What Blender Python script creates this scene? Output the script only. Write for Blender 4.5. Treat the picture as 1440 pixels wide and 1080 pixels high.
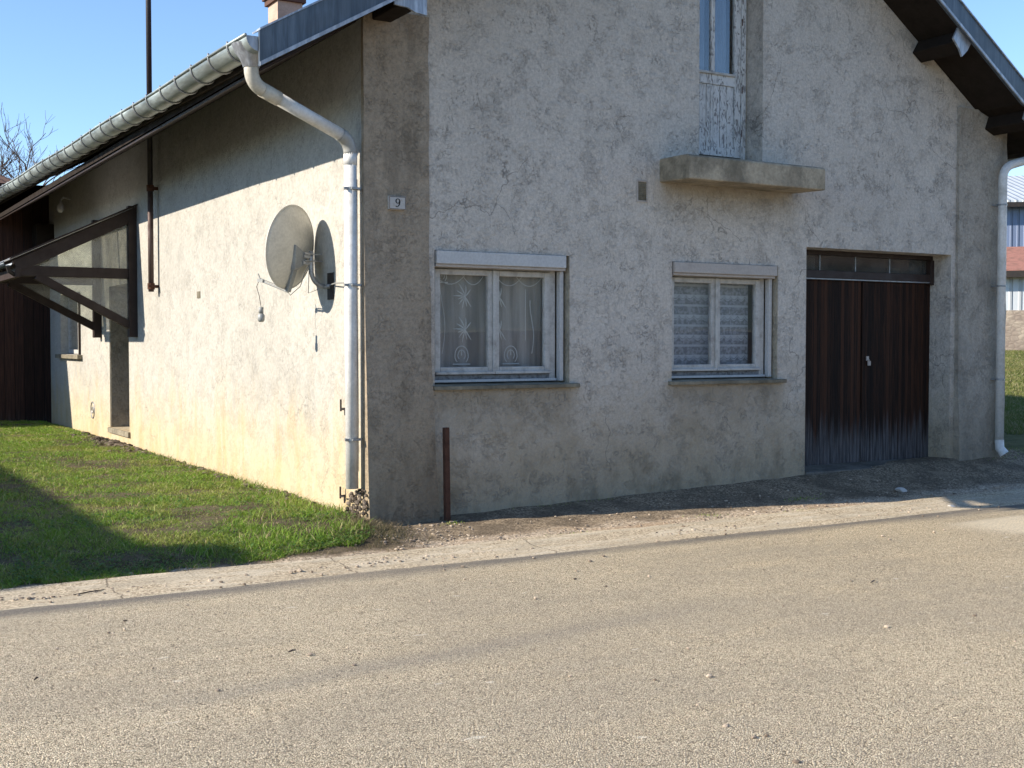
import bpy, bmesh, math, random
import numpy as np
from mathutils import Vector, Matrix
R = math.radians
S = bpy.context.scene
for o in list(bpy.data.objects): bpy.data.objects.remove(o)
C = S.collection

# ------------------------------------------------------------ camera, sky, sun, exposure
W, H = 1024, 768
S.render.resolution_x, S.render.resolution_y = W, H
cd = bpy.data.cameras.new('camera'); cam = bpy.data.objects.new('camera', cd); C.objects.link(cam)
yaw, pit, roll = R(30.79), R(1.9316), R(.0133)
F = Vector((math.sin(yaw)*math.cos(pit), math.cos(yaw)*math.cos(pit), -math.sin(pit)))
Rt = Vector((math.cos(yaw), -math.sin(yaw), 0)); Up = Rt.cross(F)
R2 = Rt*math.cos(roll)+Up*math.sin(roll); U2 = Up*math.cos(roll)-Rt*math.sin(roll)
M = Matrix((R2, U2, -F)).transposed().to_4x4(); M.translation = (-4.274, -9.5403, 1.6)
cam.matrix_world = M
cd.sensor_width = 36; cd.lens = 36*1712.4/1440; cd.clip_start = .05; cd.clip_end = 3000
S.camera = cam

K = 1.85                                      # horizontal run of a ray per metre of fall
sdir = Vector((K, -.205*K, -1)).normalized()   # the way sunlight travels
elev = math.asin(-sdir.z); azim = math.atan2(-sdir.x, -sdir.y)
sl = bpy.data.lights.new('sun', 'SUN'); sl.energy = 4.4; sl.angle = R(.53); sl.color = (1, .90, .765)
so = bpy.data.objects.new('sun', sl); C.objects.link(so)
so.rotation_euler = sdir.to_track_quat('-Z', 'Y').to_euler(); so.location = (-20, 5, 20)
w = bpy.data.worlds.new('World'); S.world = w; w.use_nodes = True
nt = w.node_tree; bg = nt.nodes['Background']; sk = nt.nodes.new('ShaderNodeTexSky')
sk.sky_type = 'NISHITA'; sk.sun_disc = False; sk.sun_elevation = elev; sk.sun_rotation = azim
sk.altitude = 300; sk.air_density = .85; sk.dust_density = .05; sk.ozone_density = 3.6
bg.inputs['Strength'].default_value = .13
nt.links.new(sk.outputs[0], bg.inputs['Color'])
S.view_settings.view_transform = 'Standard'; S.view_settings.look = 'None'
S.view_settings.exposure = 1.0; S.view_settings.gamma = 1
S.render.engine = 'CYCLES'
rng = np.random.default_rng(7); random.seed(7)

# ------------------------------------------------------------ object helpers
def tag(o, label=None, cat=None, group=None, kind=None):
    if label: o['label'] = label
    if cat: o['category'] = cat
    if group: o['group'] = group
    if kind: o['kind'] = kind
    return o
def empty(name, loc, label, cat, group=None):
    o = bpy.data.objects.new(name, None); C.objects.link(o); o.location = loc; o.empty_display_size = .2
    return tag(o, label, cat, group)
def link(name, me, mat, parent=None, bevel=0, smooth=False):
    o = bpy.data.objects.new(name, me); C.objects.link(o)
    if mat: me.materials.append(mat)
    if parent:
        o.parent = parent
        if parent.type == 'EMPTY': o.matrix_parent_inverse = Matrix.Translation(-parent.location)
    if smooth: me.polygons.foreach_set('use_smooth', [True]*len(me.polygons))
    if bevel:
        b = o.modifiers.new('bevel', 'BEVEL'); b.width = bevel; b.segments = 2; b.limit_method = 'ANGLE'
    return o
class MB:
    def __init__(s): s.v = []; s.f = []
    def add(s, v, f):
        n = len(s.v); s.v += [tuple(p) for p in v]; s.f += [tuple(i+n for i in q) for q in f]; return s
    def box(s, x0, x1, y0, y1, z0, z1):
        v = [(x, y, z) for z in (z0, z1) for y in (y0, y1) for x in (x0, x1)]
        return s.add(v, [(0, 2, 3, 1), (4, 5, 7, 6), (0, 1, 5, 4), (2, 6, 7, 3), (0, 4, 6, 2), (1, 3, 7, 5)])
    def prism(s, poly, ax, a, b):
        # poly: 2D points in the plane normal to axis ax ('x': (y,z), 'y': (x,z), 'z': (x,y))
        def P(p, t): return {'x': (t, p[0], p[1]), 'y': (p[0], t, p[1]), 'z': (p[0], p[1], t)}[ax]
        n = len(poly); v = [P(p, a) for p in poly]+[P(p, b) for p in poly]
        return s.add(v, [tuple(range(n)), tuple(range(2*n-1, n-1, -1))]+[(i, i+n, (i+1) % n+n, (i+1) % n) for i in range(n)])
    def tube(s, pts, r, n=10, cap=True):
        pts = [Vector(p) for p in pts]; rs = r if isinstance(r, (list, tuple)) else [r]*len(pts)
        up = None; v = []; f = []
        for i, p in enumerate(pts):
            d = (pts[min(i+1, len(pts)-1)]-pts[max(i-1, 0)]).normalized()
            if up is None: up = d.orthogonal().normalized()
            up = (up-d*up.dot(d)).normalized(); q = d.cross(up)
            for k in range(n):
                a = 2*math.pi*k/n; v.append(p+(up*math.cos(a)+q*math.sin(a))*rs[i])
        for i in range(len(pts)-1):
            for k in range(n): f.append((i*n+k, i*n+(k+1) % n, (i+1)*n+(k+1) % n, (i+1)*n+k))
        if cap: f += [tuple(range(n-1, -1, -1)), tuple(range((len(pts)-1)*n, len(pts)*n))]
        return s.add(v, f)
    def bar(s, a, b, w, h, side=(0, 1, 0)):
        # rectangular timber from a to b; w along side, h across
        a, b, sd = Vector(a), Vector(b), Vector(side); d = (b-a).normalized(); u = d.cross(sd).normalized()
        v = [p+sd*w/2*i+u*h/2*j for p in (a, b) for i, j in ((-1, -1), (1, -1), (1, 1), (-1, 1))]
        return s.add(v, [(3, 2, 1, 0), (4, 5, 6, 7)]+[(i, (i+1) % 4, (i+1) % 4+4, i+4) for i in range(4)])
    def ribbon(s, pts, ws, y, t=.002, ax='y'):
        # flat shape with thickness in a wall plane; pts = (x,z)
        L = []; Rr = []
        for i, p in enumerate(pts):
            a = pts[max(i-1, 0)]; b = pts[min(i+1, len(pts)-1)]
            dx, dz = b[0]-a[0], b[1]-a[1]; l = math.hypot(dx, dz) or 1; n = (-dz/l, dx/l); h = ws[i] if isinstance(ws, (list, tuple)) else ws
            L.append((p[0]+n[0]*h/2, p[1]+n[1]*h/2)); Rr.append((p[0]-n[0]*h/2, p[1]-n[1]*h/2))
        for i in range(len(pts)-1): s.prism([L[i], L[i+1], Rr[i+1], Rr[i]], ax, y, y+t)
        return s
    def mesh(s, name='mesh'):
        me = bpy.data.meshes.new(name); me.from_pydata(s.v, [], s.f); me.validate()
        bm = bmesh.new(); bm.from_mesh(me); bmesh.ops.recalc_face_normals(bm, faces=bm.faces); bm.to_mesh(me); bm.free(); return me
    def build(s, name, mat, parent=None, bevel=0, smooth=False): return link(name, s.mesh(name), mat, parent, bevel, smooth)
def cut(me_builder, cutters, name, mat, parent, z=None):
    a = me_builder.build(name, mat, parent); tmp = []
    for (x0, x1, y0, y1, z0, z1) in cutters:
        c = MB().box(x0, x1, y0, y1, z0, z1).build('cutter', None); tmp.append(c)
        m = a.modifiers.new('cut', 'BOOLEAN'); m.operation = 'DIFFERENCE'; m.object = c; m.solver = 'EXACT'
    bpy.context.view_layer.update()
    me = bpy.data.meshes.new_from_object(a.evaluated_get(bpy.context.evaluated_depsgraph_get()))
    a.modifiers.clear(); a.data = me
    for c in tmp: bpy.data.objects.remove(c)
    return a
def arc(p0, p1, p2, n=8):
    # quadratic bend
    p0, p1, p2 = map(Vector, (p0, p1, p2)); return [tuple(p0*(1-t)**2+p1*2*t*(1-t)+p2*t*t) for t in [i/n for i in range(n+1)]]

# ------------------------------------------------------------ material helpers
class N:
    def __init__(s, name):
        s.m = bpy.data.materials.new(name); s.m.use_nodes = True; s.t = s.m.node_tree; s.b = s.t.nodes['Principled BSDF']
        s.out = s.t.nodes['Material Output']; s.geo = None
        s.co = s.t.nodes.new('ShaderNodeNewGeometry').outputs['Position']
        s.b.inputs['Roughness'].default_value = .85; s.b.inputs['Specular IOR Level'].default_value = .3
    def _set(s, i, v):
        if isinstance(v, bpy.types.NodeSocket): s.t.links.new(v, i)
        elif v is not None:
            if isinstance(v, (tuple, list)) and len(v) == 3 and i.type == 'RGBA': v = (*v, 1)
            i.default_value = v
    def map(s, scale, co=None):
        n = s.t.nodes.new('ShaderNodeMapping'); s._set(n.inputs[0], co or s.co); n.inputs['Scale'].default_value = scale if isinstance(scale, (tuple, list)) else (scale,)*3
        return n.outputs[0]
    def noise(s, scale, detail=4, rough=.55, co=None, dist=0):
        n = s.t.nodes.new('ShaderNodeTexNoise'); s._set(n.inputs['Vector'], s.map(scale, co)); n.inputs['Scale'].default_value = 1
        n.inputs['Detail'].default_value = detail; n.inputs['Roughness'].default_value = rough; n.inputs['Distortion'].default_value = dist; return n.outputs['Fac']
    def vor(s, scale, feature='F1', out='Distance', co=None, rnd=1):
        n = s.t.nodes.new('ShaderNodeTexVoronoi'); n.feature = feature; s._set(n.inputs['Vector'], s.map(scale, co)); n.inputs['Scale'].default_value = 1; n.inputs['Randomness'].default_value = rnd
        return n.outputs[out]
    def ramp(s, v, a, b, c0=0., c1=1.):
        n = s.t.nodes.new('ShaderNodeMapRange'); n.interpolation_type = 'SMOOTHSTEP'; s._set(n.inputs[0], v); s._set(n.inputs[1], a); s._set(n.inputs[2], b); s._set(n.inputs[3], c0); s._set(n.inputs[4], c1); return n.outputs[0]
    def math(s, op, a, b=0., c=None):
        n = s.t.nodes.new('ShaderNodeMath'); n.operation = op; s._set(n.inputs[0], a); s._set(n.inputs[1], b)
        if c is not None: s._set(n.inputs[2], c)
        return n.outputs[0]
    def xyz(s, co=None):
        n = s.t.nodes.new('ShaderNodeSeparateXYZ'); s._set(n.inputs[0], co or s.co); return n.outputs
    def mix(s, f, a, b, mode='MIX'):
        n = s.t.nodes.new('ShaderNodeMix'); n.data_type = 'RGBA'; n.blend_type = mode; s._set(n.inputs[0], f); s._set(n.inputs[6], a); s._set(n.inputs[7], b); return n.outputs[2]
    def bump(s, h, strength=.5, dist=.01, nrm=None):
        n = s.t.nodes.new('ShaderNodeBump'); s._set(n.inputs['Height'], h); n.inputs['Strength'].default_value = strength; n.inputs['Distance'].default_value = dist
        if nrm: s._set(n.inputs['Normal'], nrm)
        return n.outputs[0]
    def done(s, col, rough=None, nrm=None, metal=None, spec=None):
        s._set(s.b.inputs['Base Color'], col)
        if rough is not None: s._set(s.b.inputs['Roughness'], rough)
        if nrm: s._set(s.b.inputs['Normal'], nrm)
        if metal is not None: s._set(s.b.inputs['Metallic'], metal)
        if spec is not None: s._set(s.b.inputs['Specular IOR Level'], spec)
        return s.m
def plain(name, col, rough=.6, metal=0, var=.25, scale=6, spec=.4, dirt=(.1, .08, .06)):
    n = N(name); a = n.noise(scale, 5, .65); g = n.noise(scale*9, 3, .6)
    f = n.math('MULTIPLY', n.ramp(a, .42, .75), var)
    c = n.mix(f, col, dirt); c = n.mix(n.ramp(g, .35, .65, 0, .12), c, (0, 0, 0))
    return n.done(c, n.ramp(a, .3, .7, max(rough-.1, .05), min(rough+.15, 1)), n.bump(g, .15, .003), metal, spec)

def stucco(name, base, dark, grain, stain, kind):
    n = N(name); x, y, z = n.xyz()
    big = n.noise(.55, 5, .6); med = n.noise(2.4, 6, .68, dist=.4); fine = n.noise(24, 5, .65); pit = n.noise(30, 3, .6, dist=.6)
    c = n.mix(n.ramp(big, .35, .68), base, [v*.90 for v in base])
    c = n.mix(n.ramp(n.noise(5.5, 7, .74, dist=.5), .50, .66, 0, .22), c, dark); c = n.mix(n.ramp(med, .52, .68, 0, .18), c, dark)
    c = n.mix(n.ramp(med, .28, .42, .18, 0), c, [min(v*1.3, .8) for v in base])
    c = n.mix(n.ramp(fine, .42, .60, 0, .36), c, [v*.62 for v in base])
    # trowel nicks and dark specks
    sp = n.vor((9, 9, 7)); sp2 = n.noise(5, 3, .6)
    c = n.mix(n.math('MULTIPLY', n.ramp(pit, .60, .68), n.ramp(sp2, .47, .62, 0, grain*.55)), c, [v*.35 for v in base])
    st = n.noise((14, 14, 1.1), 4, .6)
    nick = n.math('MULTIPLY', n.ramp(n.noise((17, 17, 9), 3, .6, dist=2.2), .62, .67), n.ramp(n.noise(2.3, 4, .6), .50, .62, 0, .62))
    c = n.mix(n.math('MULTIPLY', nick, grain), c, [v*.30 for v in base])
    # vertical run-off streaks
    c = n.mix(n.math('MULTIPLY', n.ramp(st, .56, .74), n.ramp(big, .4, .6, .0, .22 if kind != 'side' else .06)), c, [v*.5 for v in dark])
    # damp band near the ground, yellow brown
    zz = n.math('SUBTRACT', z, n.math('MULTIPLY', med, 1.0))
    if kind == 'front':
        c = n.mix(n.ramp(zz, -.35, 1.2, .80, 0), c, stain)
        c = n.mix(n.math('MULTIPLY', n.ramp(n.noise((4, 4, 2.2), 7, .75), .44, .64), n.ramp(zz, -.3, .25, .55, 0)), c, [v*.45 for v in stain])
        # grime below the balcony and yellowish patch by the second window
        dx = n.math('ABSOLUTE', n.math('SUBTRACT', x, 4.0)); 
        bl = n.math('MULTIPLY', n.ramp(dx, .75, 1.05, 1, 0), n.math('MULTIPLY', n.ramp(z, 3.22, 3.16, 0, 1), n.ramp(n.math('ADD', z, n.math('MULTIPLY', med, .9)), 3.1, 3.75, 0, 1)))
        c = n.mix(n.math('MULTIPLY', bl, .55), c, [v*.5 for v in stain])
        dxw = n.math('ABSOLUTE', n.math('SUBTRACT', x, n.math('ADD', n.math('MULTIPLY', n.math('GREATER_THAN', x, 2.6), 2.62), 1.35)))
        wl = n.math('MULTIPLY', n.ramp(dxw, .6, .9, 1, 0), n.math('MULTIPLY', n.ramp(z, 1.2, 1.17, 0, 1), n.ramp(n.math('ADD', z, n.math('MULTIPLY', med, .8)), .95, 1.6, 0, 1)))
        c = n.mix(n.math('MULTIPLY', wl, .6), c, [v*.55 for v in stain])
    if kind == 'side':
        c = n.mix(n.ramp(zz, -.45, .75, .85, 0), c, stain)
        c = n.mix(n.math('MULTIPLY', n.ramp(n.noise((3, 3, .8), 6, .7, dist=.6), .46, .64), n.ramp(z, .2, 1.7, .55, 0)), c, [stain[0]*.92, stain[1]*.80, stain[2]*.62])
    if kind == 'pilaster':
        c = n.mix(n.ramp(zz, -.3, 1.0, .6, 0), c, stain)
        c = n.mix(n.ramp(n.noise((3, 3, .8), 5, .65), .48, .68, 0, .45), c, [v*.55 for v in dark])
    cl = n.ramp(n.noise(1.6, 4, .65), .44, .60)
    r1 = n.ramp(n.math('ABSOLUTE', n.math('SUBTRACT', n.noise(11, 3, .6, dist=1.6), .5)), .030, .0)
    r2 = n.ramp(n.math('ABSOLUTE', n.math('SUBTRACT', n.noise(24, 3, .65, dist=1.0), .5)), .04, .0)
    mk = n.math('MAXIMUM', n.math('MULTIPLY', r1, n.ramp(n.noise(5, 3, .6), .50, .60)), n.math('MULTIPLY', n.math('MULTIPLY', r2, .8), n.ramp(n.noise(3.7, 3, .6), .50, .62)))
    gk = .78 if kind == 'front' else .38 if kind == 'pilaster' else .16
    c = n.mix(n.math('MULTIPLY', n.math('MULTIPLY', mk, n.ramp(cl, 0, 1, .10, 1)), gk), c, [v*.42 for v in base])
    c = n.mix(n.math('MULTIPLY', n.ramp(n.noise(42, 6, .85), .46, .60), .42 if kind in ('front', 'pilaster') else .15), c, [v*.45 for v in base])
    if kind in ('front', 'side'):
        wob = n.t.nodes.new('ShaderNodeVectorMath'); wob.operation = 'ADD'; nn_ = n.t.nodes.new('ShaderNodeTexNoise'); nn_.inputs['Scale'].default_value = 3.2; nn_.inputs['Detail'].default_value = 6; n._set(nn_.inputs['Vector'], n.co)
        sc_ = n.t.nodes.new('ShaderNodeVectorMath'); sc_.operation = 'SCALE'; n._set(sc_.inputs[0], nn_.outputs['Color']); sc_.inputs['Scale'].default_value = .42; n._set(wob.inputs[0], n.co); n._set(wob.inputs[1], sc_.outputs[0])
        ck = n.math('MULTIPLY', n.ramp(n.vor(.62, 'DISTANCE_TO_EDGE', co=wob.outputs[0]), .0042, .0012), n.ramp(n.noise(.9, 3, .5), .50, .58))
        c = n.mix(n.math('MULTIPLY', ck, .65 if kind == 'front' else .35), c, [v*.3 for v in base])
    h = n.math('ADD', n.math('MULTIPLY', n.noise(7, 5, .6, dist=.8), 1.2), n.math('MULTIPLY', fine, .7))
    return n.done(c, .93, n.bump(n.math('ADD', h, n.math('MULTIPLY', n.math('ADD', nick, mk), -.4)), .8 if kind != 'side' else .6, .018), 0, .15)

mt = {}
mt['front'] = stucco('grey trowelled render', (.61, .555, .485), (.36, .32, .27), .9, (.40, .315, .19), 'front')
mt['side'] = stucco('pale trowelled render', (.465, .445, .395), (.38, .36, .315), .5, (.52, .42, .255), 'side')
mt['pil'] = stucco('brown grey cement', (.385, .315, .235), (.22, .175, .125), .7, (.30, .235, .145), 'pilaster')
mt['pilR'] = stucco('right cement', (.44, .395, .33), (.27, .235, .185), .7, (.28, .22, .14), 'pilaster')
mt['reveal'] = stucco('reveal render', (.42, .37, .285), (.30, .25, .18), .4, (.30, .24, .15), 'none')
def concrete(name, base, moss=.5):
    n = N(name); a = n.noise(3, 6, .7); b = n.noise(30, 4, .65); c = n.mix(n.ramp(a, .38, .66), base, [v*.55 for v in base])
    c = n.mix(n.ramp(b, .35, .7, 0, .4), c, [v*.4 for v in base]); x, y, z = n.xyz()
    st = n.noise((5, 5, 3), 6, .7); c = n.mix(n.math('MULTIPLY', n.ramp(st, .48, .66), moss), c, (.07, .065, .045))
    return n.done(c, .95, n.bump(n.math('ADD', b, a), .6, .012), 0, .15)
mt['balc'] = concrete('weathered concrete slab', (.44, .375, .275), .42)
mt['sill'] = concrete('concrete sill', (.30, .265, .195), .45)
mt['thresh'] = concrete('concrete threshold', (.20, .18, .15), .5)
mt['whitepaint'] = plain('flaking white paint', (.50, .485, .45), .55, 0, .55, 9, .4, (.16, .14, .12))
mt['white'] = plain('white pvc', (.52, .515, .50), .4, 0, .12, 5)
mt['beige'] = plain('beige shutter box', (.44, .39, .345), .5, 0, .2, 5)
mt['pipe'] = plain('white pvc pipe', (.68, .675, .65), .48, 0, .5, 4, .5, (.3, .27, .2))
mt['pipegrey'] = plain('grey pvc elbow', (.33, .33, .31), .45, 0, .2, 4, .5)
mt['pipebeige'] = plain('aged pvc elbow', (.55, .52, .44), .45, 0, .25, 5, .4)
mt['galv'] = plain('galvanised steel', (.34, .35, .35), .45, .6, .5, 30, .5, (.12, .10, .08))
mt['dark'] = plain('blackened iron', (.035, .03, .028), .7, .3, .3)
mt['rust'] = plain('rusty steel', (.105, .050, .032), .85, .2, .6, 14, .2, (.035, .02, .018))
mt['brown'] = plain('dark brown stained wood', (.032, .019, .015), .55, 0, .4, 8, .35, (.02, .013, .01))
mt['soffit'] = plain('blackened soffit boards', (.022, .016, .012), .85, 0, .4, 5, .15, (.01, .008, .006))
mt['fascia'] = plain('weathered fascia', (.026, .020, .016), .8, 0, .5, 5, .2)
mt['pole'] = plain('weathered steel mast', (.10, .07, .062), .6, .4, .6, 6, .4, (.05, .02, .015))
mt['mast'] = plain('dark steel mast', (.045, .040, .042), .55, .5, .5, 6, .4, (.05, .02, .015)); mt['chim'] = plain('pinkish chimney render', (.50, .37, .29), .9, 0, .3, 4, .1)
mt['chimcap'] = plain('dark chimney cap', (.12, .07, .055), .9, 0, .3, 4, .1)
mt['tile'] = plain('brown roof tile', (.12, .075, .058), .9, 0, .5, 4, .1)
mt['red'] = plain('red roof tile', (.36, .175, .135), .9, 0, .7, 3, .1)
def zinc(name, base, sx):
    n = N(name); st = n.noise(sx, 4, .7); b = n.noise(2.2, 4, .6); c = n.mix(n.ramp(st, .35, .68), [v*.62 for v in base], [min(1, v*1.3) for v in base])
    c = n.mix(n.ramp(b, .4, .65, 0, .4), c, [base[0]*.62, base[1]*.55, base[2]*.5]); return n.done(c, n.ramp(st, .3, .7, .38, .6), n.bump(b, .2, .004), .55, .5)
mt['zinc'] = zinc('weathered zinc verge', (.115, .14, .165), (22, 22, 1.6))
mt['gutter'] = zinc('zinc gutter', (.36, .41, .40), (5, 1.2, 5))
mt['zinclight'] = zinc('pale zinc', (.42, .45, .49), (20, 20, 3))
# garage boards: dark brown, greyed at the foot
def boards(name, light, dark, foot, pitch, ax=0, zf=.75):
    n = N(name); co = n.xyz(); x, z = co[ax], co[2]
    u = n.math('MULTIPLY', x, 1/pitch); cell = n.math('FLOOR', u); fr = n.math('FRACT', u)
    wn = n.t.nodes.new('ShaderNodeTexWhiteNoise'); wn.noise_dimensions = '1D'; n._set(wn.inputs['W'], cell); r = wn.outputs['Value']
    g = n.noise((60, 60, 2.2), 5, .7); c = n.mix(n.ramp(g, .35, .68), dark, light)
    c = n.mix(n.math('MULTIPLY', n.ramp(r, .4, 1, 0, .7), .8), c, [v*1.5 for v in light]); c = n.mix(n.ramp(r, .4, 0, 0, .6), c, [v*.4 for v in dark])
    lw = n.math('ADD', z, n.math('MULTIPLY', n.math('SUBTRACT', n.noise((22, 22, 1), 3, .6), .5), .8))
    if foot: c = n.mix(n.ramp(lw, zf, zf-.40, 0, .9), c, n.mix(n.ramp(g, .4, .62), [v*.35 for v in foot], foot))
    gap = n.math('MULTIPLY', n.ramp(fr, .0, .07), n.ramp(fr, 1, .93)); c = n.mix(n.ramp(gap, .5, 0, 0, .9), c, (.004, .003, .003))
    h = n.math('ADD', n.math('MULTIPLY', gap, 1.0), n.math('MULTIPLY', g, .3)); return n.done(c, .75, n.bump(h, .8, .01), 0, .2)
mt['garage'] = boards('garage door boards', (.046, .018, .008), (.008, .0045, .003), (.15, .142, .14), .052, 0, .78)
mt['barnwood'] = boards('barn boards', (.070, .032, .022), (.026, .014, .011), (.07, .06, .055), .17, 0, .35)
mt['worn'] = plain('worn grey paint', (.24, .25, .26), .8, 0, .9, 26, .2, (.05, .05, .05))
n = N('peeling pale paint on boards'); g = n.noise((34, 34, 5), 5, .7, dist=1.2); b = n.noise(6, 4, .6)
pk = n.math('MULTIPLY', n.ramp(n.noise((26, 26, 8), 3, .6, dist=2.2), .52, .58), n.ramp(n.noise((8, 8, 2.5), 3, .6), .34, .50))
c = n.mix(n.ramp(g, .4, .65, 0, .4), (.64, .635, .61), (.50, .50, .485)); c = n.mix(pk, c, (.24, .23, .22)); c = n.mix(n.ramp(b, .5, .7, 0, .3), c, (.38, .34, .30))
mt['peel'] = n.done(c, .7, n.bump(n.math('SUBTRACT', g, pk), .6, .006), 0, .3)

def glass(name, tint, refl, rough=.01, haze=0):
    n = N(name); t = n.t; t.nodes.remove(n.b)
    tr = t.nodes.new('ShaderNodeBsdfTransparent'); tr.inputs[0].default_value = (*tint, 1)
    gl = t.nodes.new('ShaderNodeBsdfGlossy'); gl.inputs['Roughness'].default_value = rough; gl.inputs[0].default_value = (.9, .9, .9, 1)
    gl2 = n.bump(n.noise(1.6, 2, .5), .04, .03); t.links.new(gl2, gl.inputs['Normal'])
    lw = t.nodes.new('ShaderNodeLayerWeight'); lw.inputs['Blend'].default_value = .5
    fac = n.math('MINIMUM', n.math('MULTIPLY', n.math('ADD', .04, n.math('MULTIPLY', n.math('POWER', lw.outputs['Facing'], 5.), .96)), refl), .95)
    mx = t.nodes.new('ShaderNodeMixShader'); t.links.new(fac, mx.inputs[0]); t.links.new(tr.outputs[0], mx.inputs[1]); t.links.new(gl.outputs[0], mx.inputs[2]); last = mx
    if haze:
        df = t.nodes.new('ShaderNodeBsdfDiffuse'); df.inputs[0].default_value = (.5, .5, .47, 1); m2 = t.nodes.new('ShaderNodeMixShader')
        n._set(m2.inputs[0], n.ramp(n.noise(5, 5, .65), .3, .75, haze*.5, haze*1.3)); t.links.new(mx.outputs[0], m2.inputs[1]); t.links.new(df.outputs[0], m2.inputs[2]); last = m2
    t.links.new(last.outputs[0], n.out.inputs[0]); return n.m
mt['glass'] = glass('window glass', (.95, .96, .96), 2.2)
mt['dirtyglass'] = glass('dirty transom glass', (.5, .52, .52), 1.6, .05, .10)
mt['poly'] = glass('clear canopy glazing', (.94, .96, .93), 1.0, .08, .25)
mt['polyroof'] = glass('milky canopy roof sheet', (.65, .65, .63), 1., .2, .35)

def cloth(name, body, alpha, pattern):
    n = N(name); t = n.t; x, y, z = n.xyz()
    tr = t.nodes.new('ShaderNodeBsdfTransparent'); df = t.nodes.new('ShaderNodeBsdfDiffuse'); mx = t.nodes.new('ShaderNodeMixShader')
    if pattern == 'lace':
        # repeated horizontal lace bands with hanging scallops
        zb = n.math('DIVIDE', n.math('SUBTRACT', z, 1.37), .205); fz = n.math('FRACT', zb)
        sc = n.math('ABSOLUTE', n.math('SINE', n.math('MULTIPLY', x, math.pi/.098)))
        edge = n.math('SUBTRACT', .40, n.math('MULTIPLY', sc, .17))     # lower edge of the scallops
        d = n.math('SUBTRACT', fz, edge)
        band = n.math('MULTIPLY', n.ramp(d, -.02, .02), n.ramp(fz, .56, .53))
        hole = n.math('MULTIPLY', n.ramp(n.math('ABSOLUTE', n.math('SUBTRACT', d, .085)), .015, .03, .25, 1), 1.)
        thin = n.math('MULTIPLY', n.ramp(fz, .93, .95), n.ramp(fz, 1.0, .99)); thin2 = n.ramp(fz, .10, .03)
        fac = n.math('MAXIMUM', n.math('MULTIPLY', band, hole), n.math('MAXIMUM', thin, thin2))
        fac = n.math('MULTIPLY', fac, .85); fac = n.math('MAXIMUM', fac, n.ramp(n.noise(30, 3), .4, .6, .55, .72))
        n._set(df.inputs[0], n.mix(fac, (.10, .11, .135), body))
    else:
        fold = n.noise((11, 1, .7), 3, .5); fac = n.ramp(fold, .3, .7, alpha*.9, min(1, alpha*1.1)); n._set(df.inputs[0], n.mix(n.ramp(fold, .3, .7), [v*.6 for v in body], body))
    n._set(mx.inputs[0], fac); t.links.new(tr.outputs[0], mx.inputs[1]); t.links.new(df.outputs[0], mx.inputs[2]); t.nodes.remove(n.b); t.links.new(mx.outputs[0], n.out.inputs[0]); return n.m
mt['sheer'] = cloth('sheer curtain', (.50, .46, .42), .9, 'plain')
mt['lace'] = cloth('lace curtain', (.72, .75, .80), .7, 'lace')
mt['blue'] = cloth('blue grey curtain', (.17, .21, .27), .97, 'plain')
mt['embroid'] = plain('white embroidery', (.80, .79, .76), .9, 0, .2, 30, .1)
mt['room'] = plain('dim room plaster', (.22, .20, .18), .9, 0, .2)

# road: chip seal
n = N('chip seal asphalt'); x, y, z = n.xyz()
v1 = n.vor(98, out='Color'); sv = n.t.nodes.new('ShaderNodeSeparateColor'); n._set(sv.inputs[0], v1); rr = sv.outputs[0]
e = n.vor(98, 'DISTANCE_TO_EDGE'); big = n.noise(.35, 4, .6); band = n.noise((.25, 1.9, 1), 4, .6); fin = n.noise(190, 2, .5); mid = n.noise(9, 4, .65)
stone = n.mix(rr, (.60, .50, .345), (1.0, .885, .655)); stone = n.mix(n.ramp(sv.outputs[1], .6, 1, 0, .55), stone, (.78, .62, .45))
wear = n.math('ADD', n.math('MULTIPLY', big, .5), n.math('ADD', n.math('MULTIPLY', band, .3), n.math('MULTIPLY', mid, .2)))
tarw = n.ramp(wear, .38, .60, .20, .13)
c = n.mix(n.ramp(e, n.math('MULTIPLY', tarw, .25), tarw), (.10, .078, .048), stone)
c = n.mix(n.ramp(x, -4, 5, .15, .55), c, n.mix(1, c, (1.03, .95, .80), 'MULTIPLY'))
c = n.mix(n.ramp(n.noise((.45, 1.5, 1), 5, .7), .50, .66, 0, .35), c, n.mix(1, c, (1.22, 1.18, 1.10), 'MULTIPLY')); c = n.mix(n.ramp(wear, .40, .56, .34, 0), c, (.40, .345, .26))
# dark uneven band along the gutter edge, and a short faint slanting dark line
yy = n.math('ADD', y, n.math('MULTIPLY', n.math('SUBTRACT', n.noise((.9, 5, 1), 6, .75), .5), .24))
c = n.mix(n.math('MULTIPLY', n.ramp(n.math('ABSOLUTE', n.math('ADD', yy, 1.87)), .0, .24, .75, 0), n.ramp(n.noise((.5, 1, 1), 3), .25, .5, .45, 1)), c, (.11, .105, .10))
y2 = n.math('ADD', yy, n.math('ADD', n.math('MULTIPLY', x, -.10), 3.92))
c = n.mix(n.math('MULTIPLY', n.ramp(n.math('ABSOLUTE', y2), .0, .18, .24, 0), n.math('MULTIPLY', n.ramp(x, -3.6, -2.2), n.ramp(x, .8, -.8, 0, 1))), c, (.16, .155, .15))
sc = n.math('MULTIPLY', n.ramp(n.noise((5, 9, 1), 3, .5), .69, .75), .42); c = n.mix(sc, c, (.90, .84, .70))
pt = n.math('MULTIPLY', n.math('MULTIPLY', n.ramp(x, 4.2, 4.8), n.ramp(x, 9.5, 9)), n.math('MULTIPLY', n.ramp(yy, -3.1, -2.95), n.ramp(yy, -2.25, -2.4)))
c = n.mix(n.math('MULTIPLY', pt, .35), c, (.85, .76, .58))
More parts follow.
